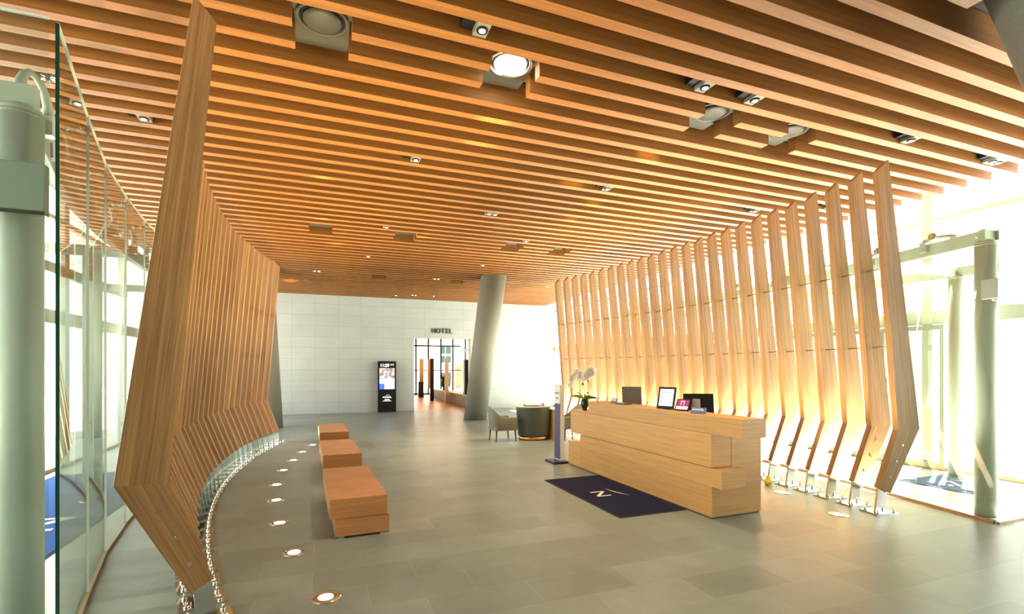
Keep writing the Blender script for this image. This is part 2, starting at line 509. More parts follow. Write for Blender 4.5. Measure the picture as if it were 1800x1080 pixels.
for (a, b), w in zip(mid, ('leftmost', 'second from left', 'third from left', 'rightmost')):
    dark_recess(a, b, 19, 'grey plate in a ceiling opening of the middle row, ' + w)
for (a, b), w in zip([(1.36, 1.78), (3.68, 4.10)], ('left', 'right')):
    dark_recess(a, b, 35, 'grey plate in a ceiling opening of the back row, %s one' % w)

# soffit plate near the leaning column at the top right
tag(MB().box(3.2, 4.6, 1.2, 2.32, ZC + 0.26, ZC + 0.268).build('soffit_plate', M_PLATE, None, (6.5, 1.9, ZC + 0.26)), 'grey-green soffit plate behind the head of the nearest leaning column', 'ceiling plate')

# ------------------------------------------------------------------ small spot boxes between slats
def spot_box(px, py, label, n=1, w=0.11):
    u = (px - 900) / 870.0
    d = 870 * (ZC - 1.65) / (648 - py)
    x = d * (0.3594 + 0.9332 * u); y = d * (0.9332 - 0.3594 * u)
    k = round((y - Y0 - TH - (PITCH - TH) / 2) / PITCH)
    yc = Y0 + PITCH * k + TH + (PITCH - TH) / 2
    if k < 0: yc = Y0 + 0.2835 * k + TH + (0.2835 - TH) / 2
    t = thing('slot_spotlight', (x, yc, ZC + 0.02), label, 'spotlight', 'small spotlights in the gaps between slats')
    L = w * n
    g = (PITCH - TH) / 2 - 0.008
    MB().box(x - L / 2, x + L / 2, yc - g, yc + g, ZC + 0.012, ZC + 0.16).build('housing', M_PLATE2, t, (x, yc, ZC + 0.02))
    MB().box(x - L / 2 - 0.10, x - L / 2 - 0.001, yc - g, yc + g, ZC + 0.05, ZC + 0.16).build('black_insert', M_BLACK, t, (x, yc, ZC + 0.02))
    for j in range(n):
        cx = x + (j - (n - 1) / 2) * w
        MB().lathe([(0.046, 0.012), (0.046, 0.0), (0.034, 0.0)], (cx, yc, ZC), 20).build('trim_ring', M_BLACK, t, (cx, yc, ZC))
        MB().lathe([(0.033, 0.004), (0.02, -0.004), (0.0, -0.006)], (cx, yc, ZC), 16).build('lens', M_LAMPW, t, (cx, yc, ZC))
    return t
SB = [(849, 52, 1, 'above the gap before the lit round spotlight'), (249, 205, 1, 'left of the tallest wooden fin'),
      (731, 282, 1, 'above the middle of the bench aisle'), (679, 400, 1, 'left of centre, near the leftmost middle opening'),
      (863, 379, 2, 'twin black and chrome one near the ceiling centre'), (1068, 333, 1, 'right of the twin spotlight'),
      (1327, 178, 1, 'behind the third round spotlight'), (1603, 248, 1, 'right of the rightmost round spotlight'),
      (1742, 289, 2, 'near the right edge of the slat ceiling'), (1325, 373, 1, 'just above the right fin wall'),
      (925, 425, 1, 'near the third opening of the middle row'), (1455, 368, 1, 'behind the tips of the right fins'),
      (648, 450, 1, 'left, behind the middle openings'), (557, 478, 2, 'far left behind the middle openings'),
      (766, 492, 2, 'warm twin one before the back row'), (849, 467, 1, 'left of the far leaning column head'),
      (727, 520, 2, 'twin one close to the far wall'), (697, 519, 1, 'close to the far wall, left of the twin'),
      (763, 521, 1, 'close to the far wall, right of the twin'), (960, 505, 1, 'right of the far leaning column head'),
      (1250, 148, 1, 'above the third round spotlight')]
for px, py, n, w in SB:
    spot_box(px, py, 'small square ceiling spotlight, ' + w, n)

# ------------------------------------------------------------------ the two fin walls
PROF = [(0.0, 0.285), (0.135, 0.215), (0.535, 0.955), (0.115, 4.035), (-0.018, 3.905), (0.250, 0.940)]
FT = 0.078
def fin(side, Xm, Yc, Rr, y, i, n, label):
    """one boomerang-shaped oak fin standing on a steel foot"""
    so = -1 if side == 'left' else 1
    dy = y - Yc
    x = Xm - so * dy * dy / (2 * Rr)
    a = math.asin(dy / Rr)
    out = Vector((so * math.cos(a), math.sin(a), 0))      # radial, away from the hall
    tan = Vector((-out.y * so, abs(out.x), 0)).normalized()
    if tan.y < 0: tan = -tan
    base = Vector((x, y, 0))
    t = thing('wooden_fin', base, label, 'wooden fin', 'oak fins of the %s screen wall' % side)
    ks = 0.95 if side == 'left' else 1.0
    def P(s, z, w=0.0): return base + out * s * ks + tan * w + Vector((0, 0, z))
    # board, with a small chamfer line where the two leaves meet
    for nm_, idx, a0, a1 in (('lower_board', (0, 1, 2, 5), (0.07, 0.25), (0.39, 0.95)), ('upper_board', (5, 2, 3, 4), (0.39, 0.95), (0.05, 3.97))):
        ob_ = MB().prism([P(*PROF[j]) for j in idx], tan * FT).build(nm_, W_FIN, t, base)
        me = ob_.data; uvl = me.uv_layers.new(name='grain')
        ax = Vector((a1[0] - a0[0], a1[1] - a0[1])).normalized()
        for lp in me.loops:
            co = me.vertices[lp.vertex_index].co
            s_, w_ = co.dot(out), co.dot(tan)
            uvl.data[lp.index].uv = (s_ * ax.y - co.z * ax.x + w_ * 1.0, s_ * ax.x + co.z * ax.y)
    # upright steel foot plate
    foot = [(0.015, 0.31), (0.115, 0.26), (0.10, 0.012), (-0.03, 0.012)]
    MB().prism([P(s, z, FT / 2 - 0.012) for s, z in foot], tan * 0.024).build('foot_plate', M_CHROME, t, base)
    bp = MB()
    c = P(0.03, 0.008, FT / 2)
    bp.obox(c, out, tan, (0, 0, 1), 0.145, 0.115, 0.008)
    b = bp.build('base_plate', M_CHROME, t, base)
    for s, w in ((-0.075, -0.08), (-0.075, 0.08), (0.135, -0.08), (0.135, 0.08)):
        q = P(s, 0.016, FT / 2 + w)
        MB().tube(q, q + Vector((0, 0, 0.014)), 0.017, 0.017, 8).tube(q + Vector((0, 0, 0.014)), q + Vector((0, 0, 0.042)), 0.008, 0.007, 8).build('anchor_bolt', M_CHROME, t, base)
    for f in (0.22, 0.48, 0.74):
        z = 0.25 + (0.95 - 0.25) * f
        s = 0.068 + (0.39 - 0.068) * f
        q = P(s, z, -0.004); q2 = P(s, z, FT + 0.004)
        MB().tube(q, q2, 0.014, 0.014, 12).build('bolt', M_CHROME if side == 'left' else M_BOLT, t, base)
    if i < n - 1:
        for z, s in ((1.9, 0.27), (2.82, 0.17)):
            q = P(s, z, FT)
            dy2 = y + (0.32 if side == 'left' else 0.335) - Yc
            x2 = Xm - so * dy2 * dy2 / (2 * Rr)
            a2 = math.asin(dy2 / Rr)
            q2 = Vector((x2, Yc + dy2, z)) + Vector((so * math.cos(a2), math.sin(a2), 0)) * s
            q2 = q2 + (q - q2).normalized() * 0.006
            MB().tube(q, q2, 0.009, 0.009, 8).build('spacer_rod', M_BRONZE, t, base)
    return t
NL, NR = 27, 25
for i in range(NL):
    if i == 0: lab = 'nearest and tallest-looking oak fin at left, cutting past the top edge'
    elif i == NL - 1: lab = 'farthest oak fin of the left screen wall, before the column'
    else: lab = 'slim oak fin of the left screen wall, %s from the camera' % nth(i + 1)
    fin('left', -1.35, 8.3, 15.2, 3.70 + 0.32 * i, i, NL, lab)
for i in range(NR):
    if i == 0: lab = 'nearest oak fin of the right screen wall, beside the glass entrance'
    elif i == NR - 1: lab = 'farthest oak fin of the right screen wall, above the orchid'
    else: lab = 'bent oak fin of the right screen wall, %s from the camera' % nth(i + 1)
    fin('right', 6.30, 7.5, 18.9, 3.75 + 0.335 * i, i, NR, lab)

# ------------------------------------------------------------------ floor uplights
UL = [(0.03, 3.81), (-0.228, 4.84), (-0.416, 5.82), (-0.525, 6.84), (-0.593, 7.75), (-0.57, 8.81), (-0.47, 9.7), (-0.35, 10.6), (-0.17, 11.5)]
upl = {}
for nm, e in (('left', UP_E_LEFT), ('right', UP_E_RIGHT)):
    l = bpy.data.lights.new('uplight_' + nm, 'SPOT'); l.energy = e; l.spot_size = R(75); l.spot_blend = 0.7
    l.color = (1.0, 0.72, 0.38) if nm == 'left' else (1.0, 0.82, 0.56); l.shadow_soft_size = 0.05; upl[nm] = l
def uplight(x, y, label, side):
    t = thing('floor_uplight', (x, y, 0), label, 'floor light', 'round uplights set in the %s side of the floor' % side)
    MB().lathe([(0.105, 0.0005), (0.105, 0.004), (0.082, 0.006), (0.078, 0.001)], (x, y, 0), 32).build('trim_ring', M_CHROME, t, (x, y, 0))
    MB().lathe([(0.078, 0.0005), (0.076, 0.0025), (0.055, 0.0028)], (x, y, 0), 28).build('glass_cover', M_DULLM, t, (x, y, 0))
    MB().lathe([(0.054, 0.0006), (0.052, 0.004), (0.0, 0.006)], (x, y, 0), 24).build('lens', M_LAMP, t, (x, y, 0))
    o = bpy.data.objects.new('uplight_beam', upl[side]); C.objects.link(o)
    o.parent = t; o.location = (0, 0, 0.03)
    so = -1 if side == 'left' else 1
    o.rotation_euler = Vector((0.12 if side == 'left' else 0.10, 0, 1)).to_track_quat('-Z', 'Y').to_euler()
for i, (x, y) in enumerate(UL):
    uplight(x, y, 'round floor uplight %s' % ('nearest the camera at the bottom edge' if i == 0 else 'of the left row, %s from the camera' % nth(i + 1)), 'left')
for i, y in enumerate([3.89, 4.85, 5.85, 6.85, 7.8, 8.8, 9.8, 10.8]):
    x = [5.45, 5.72, 5.84, 5.92, 5.95, 5.93, 5.85, 5.7][i]
    uplight(x, y, 'round floor uplight before the right fins, %s from the camera' % nth(i + 1), 'right')
# lamps added on the outer side of the right fins to make their faces glow
ol = bpy.data.lights.new('uplight_outer', 'SPOT'); ol.energy = UP_E_ADDED; ol.spot_size = R(120); ol.spot_blend = 0.8; ol.color = (1.0, 0.91, 0.78); ol.shadow_soft_size = 0.06
for i in range(24):
    y = 3.955 + 0.335 * i
    x = 6.30 - (y - 7.5) ** 2 / 37.8 + 0.34
    t = thing('floor_uplight', (x, y, 0), 'small uplight behind the feet of the right fins, in the %s gap from the camera' % nth(i + 1), 'floor light', 'round uplights behind the right fins')
    MB().lathe([(0.045, 0.0005), (0.045, 0.004), (0.036, 0.006), (0.034, 0.001)], (x, y, 0), 24).build('trim_ring', M_CHROME, t, (x, y, 0))
    MB().lathe([(0.033, 0.0006), (0.031, 0.004), (0.0, 0.006)], (x, y, 0), 24).build('lens', M_LAMP, t, (x, y, 0))
    o = bpy.data.objects.new('uplight_beam', ol); C.objects.link(o)
    o.parent = t; o.location = (0, 0, 0.03)
    o.rotation_euler = Vector((-0.15, 0.10, 1)).to_track_quat('-Z', 'Y').to_euler()
# narrow beams that strike the slats as small warm pools
hot = bpy.data.lights.new('hot_beam', 'SPOT'); hot.energy = 3800; hot.spot_size = R(5.0); hot.spot_blend = 1.0; hot.color = (1, 0.62, 0.25); hot.shadow_soft_size = 0.02
def beam(src, px, py, e=1.0):
    u = (px - 900) / 870.0; d = 870 * (ZC - 1.65) / (648 - py)
    tgt = Vector((d * (0.3594 + 0.9332 * u), d * (0.9332 - 0.3594 * u), ZC))
    o = bpy.data.objects.new('uplight_narrow_beam', hot); C.objects.link(o)
    p = Vector((src[0], src[1], 0.03)); o.location = p
    o.rotation_euler = (tgt - p).to_track_quat('-Z', 'Y').to_euler()
for s, px, py in ((UL[4], 565, 316), (UL[6], 567, 388), (UL[7], 590, 430), (UL[7], 740, 415), (UL[8], 775, 405), (UL[8], 812, 463), (UL[8], 510, 494),
                  ((5.45, 3.89), 1145, 280), ((5.72, 4.85), 1015, 325), ((5.84, 5.85), 1095, 325), ((5.84, 5.85), 1050, 357), ((5.92, 6.85), 1010, 385), (UL[2], 867, 213), (UL[3], 845, 252)):
    beam(s, px, py)

# ------------------------------------------------------------------ leaning concrete columns
def column(name, base, top, r, label):
    b, t = Vector(base), Vector(top)
    d = (t - b)
    n = 48; vs = []
    for p in (b, t):
        for i in range(n):
            a = 2 * math.pi * i / n
            vs.append(p + Vector((math.cos(a) * r, math.sin(a) * r, 0)))
    m = MB()
    m.add(vs, [(i, (i + 1) % n, n + (i + 1) % n, n + i) for i in range(n)], True)
    m.add(vs[:n], [tuple(range(n))[::-1]]); m.add(vs[n:], [tuple(range(n))])
    return tag(m.build(name, M_COL, None, base), label, 'column', 'leaning round concrete columns')
column('concrete_column', (4.66, 15.45, 0), (4.62, 13.35, 4.56), 0.37, 'leaning grey concrete column beside the doorway under the lettering')
column('concrete_column', (-1.36, 15.3, 0), (-1.55, 14.4, 4.56), 0.36, 'leaning grey concrete column just behind the end of the left fins')
column('concrete_column', (7.35, 1.38, 0), (4.86, 1.93, 4.56), 0.36, 'nearest leaning concrete column, cut off at the top right corner')

# ------------------------------------------------------------------ glass entrance boxes (left and right)
GCL = [(3.30, -1.30), (4.45, -1.58), (5.40, -1.79), (6.35, -1.93), (7.30, -2.03), (8.25, -2.08), (9.20, -2.09), (10.15, -2.04), (11.10, -1.95)]
GCR = [(3.06, -1.28)] + GCL[1:]
def gx(side, x): return x if side == 'left' else 5.38 - x
def pane(p, q, z0, z1, label, group, edge=M_GLASSL, th=0.016, close=None, near_green=False):
    p, q = Vector((*p, 0)), Vector((*q, 0))
    d = (q - p).normalized(); nrm = Vector((-d.y, d.x, 0))
    t = thing('glass_screen', (p + q) / 2, label, 'glass screen', group)
    c = (p + q) / 2; L = (q - p).length / 2 - 0.004
    MB().obox(c + Vector((0, 0, (z0 + z1) / 2)), d, nrm, (0, 0, 1), L, 0.0005, (z1 - z0) / 2).build('pane', M_GLASS, t, c)
    MB().obox(c + Vector((0, 0, z1 + 0.004)), d, nrm, (0, 0, 1), L, th / 2, 0.004).build('top_edge', M_GLASSL, t, c)
    MB().obox(q + Vector((0, 0, (z0 + z1) / 2)), d, nrm, (0, 0, 1), 0.003, th / 2, (z1 - z0) / 2).build('vertical_edge', edge, t, c)
    if near_green:
        MB().obox(p + Vector((0, 0, (z0 + z1) / 2)), d, nrm, (0, 0, 1), 0.006, th / 2, (z1 - z0) / 2).build('near_edge', M_GLASSE, t, c)
    return t
def curve_box(pts, off, z0, z1, w, name, m, label, cat, side):
    so = -1 if side == 'left' else 1
    mb = MB()
    P = [Vector((gx(side, x) + so * off, y, 0)) for y, x in pts]
    vs = []; n = len(P)
    for k, p in enumerate(P):
        d = (P[min(k + 1, n - 1)] - P[max(k - 1, 0)]).normalized(); nr = Vector((-d.y, d.x, 0))
        for sx, z in ((-1, z0), (1, z0), (1, z1), (-1, z1)):
            vs.append(p + nr * sx * w / 2 + Vector((0, 0, z)))
    fs = [(4 * k + i, 4 * k + (i + 1) % 4, 4 * k + 4 + (i + 1) % 4, 4 * k + 4 + i) for k in range(n - 1) for i in range(4)]
    fs += [(3, 2, 1, 0), tuple(4 * (n - 1) + i for i in range(4))]
    mb.add(vs, fs)
    return tag(mb.build(name, m, None, P[0]), label, cat)

def spider(side, p, out, ztop, zbeam, label):
    """arched glass fitting: disc on the glass, arm down to the beam"""
    t = thing('glass_fitting', p, label, 'glass fitting', 'steel glass fittings of the %s entrance' % side)
    out = Vector(out).normalized(); tg = Vector((-out.y, out.x, 0))
    p = Vector(p)
    a = p + Vector((0, 0, ztop))
    MB().tube(a + out * 0.012, a + out * 0.03, 0.042, 0.042, 18).tube(a + out * 0.02, a + out * 0.07, 0.02, 0.02, 12).tube(a + out * 0.07, a + out * 0.12, 0.028, 0.02, 12).build('disc', M_CHROME, t, p)
    pts = []
    r = 0.16
    for j in range(9):
        an = math.pi * j / 8
        pts.append(p + out * 0.15 + tg * (math.cos(an) * r) + Vector((0, 0, zbeam + math.sin(an) * (ztop - zbeam))))
    MB().path(pts, [0.03, 0.026, 0.022, 0.02, 0.02, 0.02, 0.022, 0.026, 0.03], 8).build('arched_arm', M_STEELP, t, p)
    for sg in (-1, 1):
        q = p + out * 0.15 + tg * r * sg + Vector((0, 0, zbeam - 0.05))
        MB().obox(q, out, tg, (0, 0, 1), 0.03, 0.035, 0.06).build('clamp', M_DULLM, t, p)
    return t

for side in ('left', 'right'):
    so = -1 if side == 'left' else 1
    ZG = 3.47 if side == 'left' else 3.33
    GC = GCL if side == 'left' else GCR
    YF = GC[0][0] - 0.03
    grp = 'glass panels of the %s entrance box' % side
    for i in range(len(GC) - 1):
        (y0, x0), (y1, x1) = GC[i], GC[i + 1]
        pane((gx(side, x0), y0), (gx(side, x1), y1), 0.03, ZG, 'tall clear glass panel behind the %s fins, %s from the entrance corner' % (side, nth(i + 1)), grp, near_green=(i == 0 and side == 'left'))
    x0 = gx(side, GC[0][1])
    xo = x0 + so * 1.9
    pane((x0 + so * 0.02, YF), (xo, YF), 0.03, ZG, 'clear glass front panel of the %s entrance box, at its corner' % side, grp, near_green=False)
    curve_box(GC, 0, 0.0, 0.03, 0.03, 'floor_track', M_BRONZE, 'curved bronze floor track under the %s glass panels' % side, 'floor track', side)
    tag(MB().box(min(x0, xo), max(x0, xo), YF - 0.015, YF + 0.015, 0, 0.03).build('floor_track', M_BRONZE, None, (x0, YF, 0)), 'straight bronze floor track under the front pane of the %s entrance' % side, 'floor track')
    # floor stone inside the entrance box, daylight put into its paler colour
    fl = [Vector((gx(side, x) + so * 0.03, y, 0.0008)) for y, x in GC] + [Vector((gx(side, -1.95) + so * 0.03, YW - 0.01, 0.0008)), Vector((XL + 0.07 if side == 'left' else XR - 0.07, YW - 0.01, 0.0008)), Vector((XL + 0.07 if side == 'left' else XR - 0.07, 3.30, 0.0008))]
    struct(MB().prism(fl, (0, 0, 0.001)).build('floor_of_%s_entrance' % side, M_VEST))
    # steel frame
    pc = (x0 + so * 0.22, YF + 0.19 + (0.0 if side == 'left' else 0.02))
    G = [(y, x) for y, x in GC]
    for (cx, cy, zt, lab) in ((pc[0], pc[1], 3.03, 'nearest pale round steel post of the %s entrance, inside the glass corner' % side),
                              (x0 + so * 2.35, 4.6, 3.03, 'pale round steel post of the %s entrance, near the outer doors' % side),
                              (x0 + so * 1.35, 7.6, 3.03, 'pale round steel post of the %s entrance, behind the middle fins' % side),
                              (x0 + so * 1.35, 10.9, 3.03, 'pale round steel post of the %s entrance, behind the farthest fins' % side)):
        t = thing('steel_post', (cx, cy, 0), lab, 'steel post', 'pale steel posts of the %s entrance' % side)
        MB().tube((cx, cy, 0.0), (cx, cy, zt), 0.095, 0.095, 28).build('shaft', M_STEELP, t, (cx, cy, 0))
        MB().lathe([(0.13, 0.0), (0.13, 0.012), (0.097, 0.016)], (cx, cy, 0), 24).build('base_ring', M_DULLM, t, (cx, cy, 0))
        MB().lathe([(0.096, zt - 0.02), (0.09, zt + 0.02), (0.05, zt + 0.045), (0.0, zt + 0.05)], (cx, cy, 0), 24).build('cap', M_STEELP, t, (cx, cy, 0))
    curve_box([(pc[1], G[0][1] - 0.0)] + G[1:], 0.22, 3.035, 3.185, 0.06, 'steel_beam', M_STEELP, 'long pale steel beam along the top of the %s glass wall' % side, 'steel beam', side)
    bx = sorted((x0 + so * 0.15, x0 + so * 2.6))
    tag(MB().box(bx[0], bx[1], pc[1] - 0.03, pc[1] + 0.03, 3.035, 3.185).build('steel_beam', M_STEELP, None, (bx[0], pc[1], 3.035)), 'short pale steel beam over the front pane of the %s entrance' % side, 'steel beam')
    tag(MB().box(x0 + so * 2.35 - 0.03, x0 + so * 2.35 + 0.03, 3.49, 12, 3.035, 3.185).build('steel_beam', M_STEELP, None, (x0 + so * 2.35, 3.5, 3.035)), 'outer pale steel beam of the %s entrance, over the doors' % side, 'steel beam')
    for yy in (4.6, 7.6, 10.9):
        xs_ = sorted((x0 + so * 0.95 if yy > 5 else x0 + so * 0.75, x0 + so * 2.3))
        tag(MB().box(xs_[0], xs_[1], yy - 0.03, yy + 0.03, 3.05, 3.17).build('cross_beam', M_STEELP, None, (xs_[0], yy, 3.05)), 'cross beam of the %s entrance roof, %s' % (side, {4.6: 'nearest', 7.6: 'middle', 10.9: 'farthest'}[yy]), 'steel beam')
    # door head band on the front pane
    hb = sorted((x0 + so * 0.03 + (0.0), x0 + so * 2.3))
    zb = (2.47, 2.72) if side == 'left' else (2.39, 2.60)
    if side == 'right': hb = [x0 + 0.04, x0 + 2.3]
    else: hb = [x0 - 2.3, x0 - 0.05]
    t = thing('door_head', (hb[0], 3.2, zb[0]), 'grey-green door head band fixed across the %s front glass' % side, 'door head')
    MB().box(hb[0], hb[1], YF + 0.02, YF + 0.075, zb[0], zb[1]).build('band', M_STEELD, t, (hb[0], YF, zb[0]), bevel=0.006)
    if side == 'right': MB().box(x0 - 0.05, x0 - 0.012, YF - 0.02, YF + 0.12, zb[0], zb[1]).build('end_bracket', M_STEELD, t, (hb[0], YF, zb[0]), bevel=0.004)
    MB().box(hb[0], hb[1], YF + 0.02, YF + 0.07, zb[0] - 0.02, zb[0]).build('lower_lip', M_CHROME, t, (hb[0], YF, zb[0]))
    for i, (y, x) in enumerate(GC[:6]):
        if i == 0: yy, xx = 3.72, -1.42
        elif i == 1: yy, xx = 4.45, x
        else: yy, xx = y, x
        spider(side, (gx(side, xx), yy, 0), (so, 0, 0), ZG - 0.10, 3.19, 'arched steel glass fitting of the %s glass wall, %s from the corner' % (side, nth(i + 1)))
    for i, dx in enumerate((0.55, 1.4)):
        spider(side, (x0 + so * dx, YF, 0), (0, 1, 0), ZG - 0.12, 3.19, 'arched steel glass fitting on the front pane of the %s entrance, %s' % (side, ('by the corner', 'away from the corner')[i]))
    # swing doors in the outer facade
    dx = (XR - 0.06) if side == 'right' else (XL + 0.06)
    for j, yy in enumerate((4.9, 5.9, 6.9)):
        t = thing('glass_door', (dx, yy, 0), 'tall glass swing door in the %s outer facade, %s' % (side, ('nearest', 'middle', 'farthest')[j]), 'door', 'outer glass doors of the %s entrance' % side)
        fr = MB(); fr.box(dx - 0.025, dx + 0.025, yy + 0.02, yy + 0.08, 0.02, 2.36).box(dx - 0.025, dx + 0.025, yy + 0.92, yy + 0.98, 0.02, 2.36)
        fr.box(dx - 0.025, dx + 0.025, yy + 0.08, yy + 0.92, 0.02, 0.12).box(dx - 0.025, dx + 0.025, yy + 0.08, yy + 0.92, 2.28, 2.36)
        fr.build('frame', M_STEELD, t, (dx, yy, 0))
        MB().box(dx - 0.004, dx + 0.004, yy + 0.08, yy + 0.92, 0.12, 2.28).build('pane', M_GLASS, t, (dx, yy, 0))
        MB().tube((dx - so * 0.07, yy + 0.85, 0.7), (dx - so * 0.07, yy + 0.85, 1.5), 0.014, 0.014, 10).tube((dx - so * 0.07, yy + 0.85, 0.75), (dx, yy + 0.85, 0.75), 0.01, 0.01, 8).tube((dx - so * 0.07, yy + 0.85, 1.45), (dx, yy + 0.85, 1.45), 0.01, 0.01, 8).build('handle', M_CHROME, t, (dx, yy, 0))

# ------------------------------------------------------------------ floor mats
def logo(parent, base_x, base_y, z, s=1.0, up=(1, 0)):
    """slanted N with a sweeping arc above it, drawn on the carpet; up = reading direction's top"""
    upv = Vector((up[0], up[1], 0)); rt = Vector((upv.y, -upv.x, 0))
    o = Vector((base_x, base_y, z))
    def Q(a, b): return o + rt * a * s + upv * b * s
    m = MB()
    w = 0.014
    def stroke(p, q, wa, wb):
        p, q = Q(*p), Q(*q); d = (q - p).normalized(); nr = Vector((-d.y, d.x, 0))
        m.prism([p - nr * wa * s, q - nr * wb * s, q + nr * wb * s, p + nr * wa * s], (0, 0, 0.002))
    stroke((-0.105, -0.09), (-0.105, 0.105), 0.016, 0.013)
    stroke((-0.105, 0.10), (0.095, -0.095), 0.020, 0.020)
    stroke((0.10, -0.10), (0.10, 0.09), 0.013, 0.016)
    pts = []
    N = 14
    for i in range(N + 1):
        t = i / N
        a = -0.215 + t * 0.40; b = 0.205 + 0.115 * t * t - 0.0 * t
        pts.append((a, b))
    vs = []; fs = []
    for i, (a, b) in enumerate(pts):
        wv = 0.012 * math.sin(math.pi * min(max(i / N, 0.02), 0.98)) + 0.001
        vs += [Q(a, b - wv), Q(a, b + wv)]
    tv = [v + Vector((0, 0, 0.002)) for v in vs]
    for i in range(N):
        fs.append((2 * i, 2 * i + 2, 2 * i + 3, 2 * i + 1))
    m.add(tv, fs)
    return m.build('woven_logo', M_WHITE, parent, (base_x, base_y, z))
def floor_mat(x0, x1, y0, y1, m, label, lg):
    t = thing('floor_mat', ((x0 + x1) / 2, (y0 + y1) / 2, 0), label, 'floor mat')
    cx, cy = (x0 + x1) / 2, (y0 + y1) / 2
    MB().box(x0, x1, y0, y1, 0.0005, 0.008).build('rubber_border', M_RUB, t, (cx, cy, 0))
    MB().box(x0 + 0.025, x1 - 0.025, y0 + 0.025, y1 - 0.025, 0.008, 0.012).build('carpet_field', m, t, (cx, cy, 0))
    logo(t, *lg)
floor_mat(3.06, 3.975, 4.65, 6.63, M_MAT, 'dark navy entrance mat with a white N emblem before the reception desk', (3.40, 5.61, 0.012, 1.0, (1, 0)))
floor_mat(-3.8, -2.22, 5.0, 9.6, M_MATB, 'bright blue mat with white emblem inside the left glass entrance', (-2.75, 6.6, 0.012, 2.2, (-1, 0)))
floor_mat(7.9, 9.15, 3.85, 4.75, carpet('grey_blue_carpet', (0.13, 0.18, 0.27)), 'grey-blue mat inside the right glass entrance, behind the steel post', (8.4, 4.3, 0.012, 1.2, (1, 0)))

# ------------------------------------------------------------------ benches
def bench(x, y, rz, label):
    t = thing('wooden_bench', (x, y, 0), label, 'bench', 'stacked-block oak benches in a row')
    MB().box(0.0, 0.545, 0.0, 1.62, 0.197, 0.387).build('top_block', W_BENCH_TOP, t, (x, y, 0), bevel=0.003).location = (0, 0, 0)
    MB().box(0.05, 0.565, 0.005, 1.60, 0.02, 0.196).build('lower_block', W_BENCH_TOP, t, (x, y, 0), bevel=0.003).location = (0, 0, 0)
    ft = MB()
    for a, b in ((0.10, 0.05), (0.50, 0.05), (0.10, 1.5), (0.50, 1.5)):
        f = MB().box(a - 0.03, a + 0.03, b - 0.04, b + 0.03, 0.0, 0.02).build('foot', M_CHROME, t, (x, y, 0)); f.location = (0, 0, 0)
    for ch in t.children:
        me = ch.data
        for v in me.vertices: v.co += Vector((x, y, 0))
    t.rotation_euler = (0, 0, rz)
    return t
bench(0.073, 5.05, R(2.0), 'nearest oak bench, its full double-block end facing the camera')
bench(0.02, 7.67, R(2.0), 'middle oak bench of the three in a row')
bench(-0.03, 10.41, R(1.5), 'farthest and smallest-looking oak bench of the row')

# ------------------------------------------------------------------ reception desk
DX = 3.99
t = thing('reception_desk', (DX, 4.27, 0), 'long pale oak reception desk of stacked blocks behind the navy mat', 'reception desk')
def dpart(name, m, *boxes, bevel=0.002):
    mb = MB()
    for b in boxes: mb.box(*b)
    return mb.build(name, m, t, (DX, 4.27, 0), bevel=bevel)
dpart('lower_block', W_DESK, (DX, 4.27, 4.27, 7.22, 0.012, 0.350))
dpart('far_low_block', W_DESK, (DX, 4.27, 7.221, 7.64, 0.012, 0.405))
dpart('lower_ledge', W_DESK, (DX + 0.0, 4.32, 4.13, 7.22, 0.351, 0.551))
dpart('upper_block', W_DESK, (DX, 4.27, 4.28, 7.56, 0.557, 0.929))
dpart('far_step_block', W_DESK, (DX, 4.31, 6.965, 7.56, 0.93, 0.948))
dpart('transaction_counter', W_DESK, (DX, 4.31, 3.85, 6.96, 0.931, 1.126))
dpart('seam_strip', M_LEGD, (DX + 0.012, 4.26, 4.30, 7.20, 0.5505, 0.5565), bevel=0)
dpart('rear_body', W_DESK, (4.271, 4.71, 4.276, 4.33, 0.012, 0.929), (4.271, 4.30, 4.33, 7.4, 0.012, 0.929))
dpart('staff_worktop', W_DESK, (4.312, 4.72, 4.33, 7.4, 0.93, 1.055))
dpart('plinth', M_DARKG, (DX + 0.02, 4.69, 4.29, 7.35, 0.0, 0.012), bevel=0)

def item_frame(x, y, yaw): # local axes: facing direction f, right r (viewer's right when looking at the front)
    f = Vector((math.cos(yaw), math.sin(yaw), 0)); r = Vector((-f.y, f.x, 0))
    return f, r
ZT = 1.126
def panel_obj(t, name, m, c, f, w, h, tilt, th, org):
    """slab whose front faces f, leaning back by tilt, c = centre of its bottom edge"""
    f = Vector(f); r = Vector((-f.y, f.x, 0)); up = Vector((0, 0, 1)) * math.cos(tilt) - f * math.sin(tilt)
    nf = f * math.cos(tilt) + Vector((0, 0, 1)) * math.sin(tilt)
    cc = Vector(c) + up * h / 2
    MB().obox(cc, r, up, nf, w / 2, h / 2, th / 2).build(name, m, t, org, bevel=min(0.002, th / 4))
    return cc, r, up, nf
def face_rect(t, name, m, cc, r, up, nf, u0, u1, v0, v1, off, org):
    c = cc + r * (u0 + u1) / 2 + up * (v0 + v1) / 2 + nf * off
    return MB().obox(c, r, up, nf, (u1 - u0) / 2, (v1 - v0) / 2, 0.0006).build(name, m, t, org)

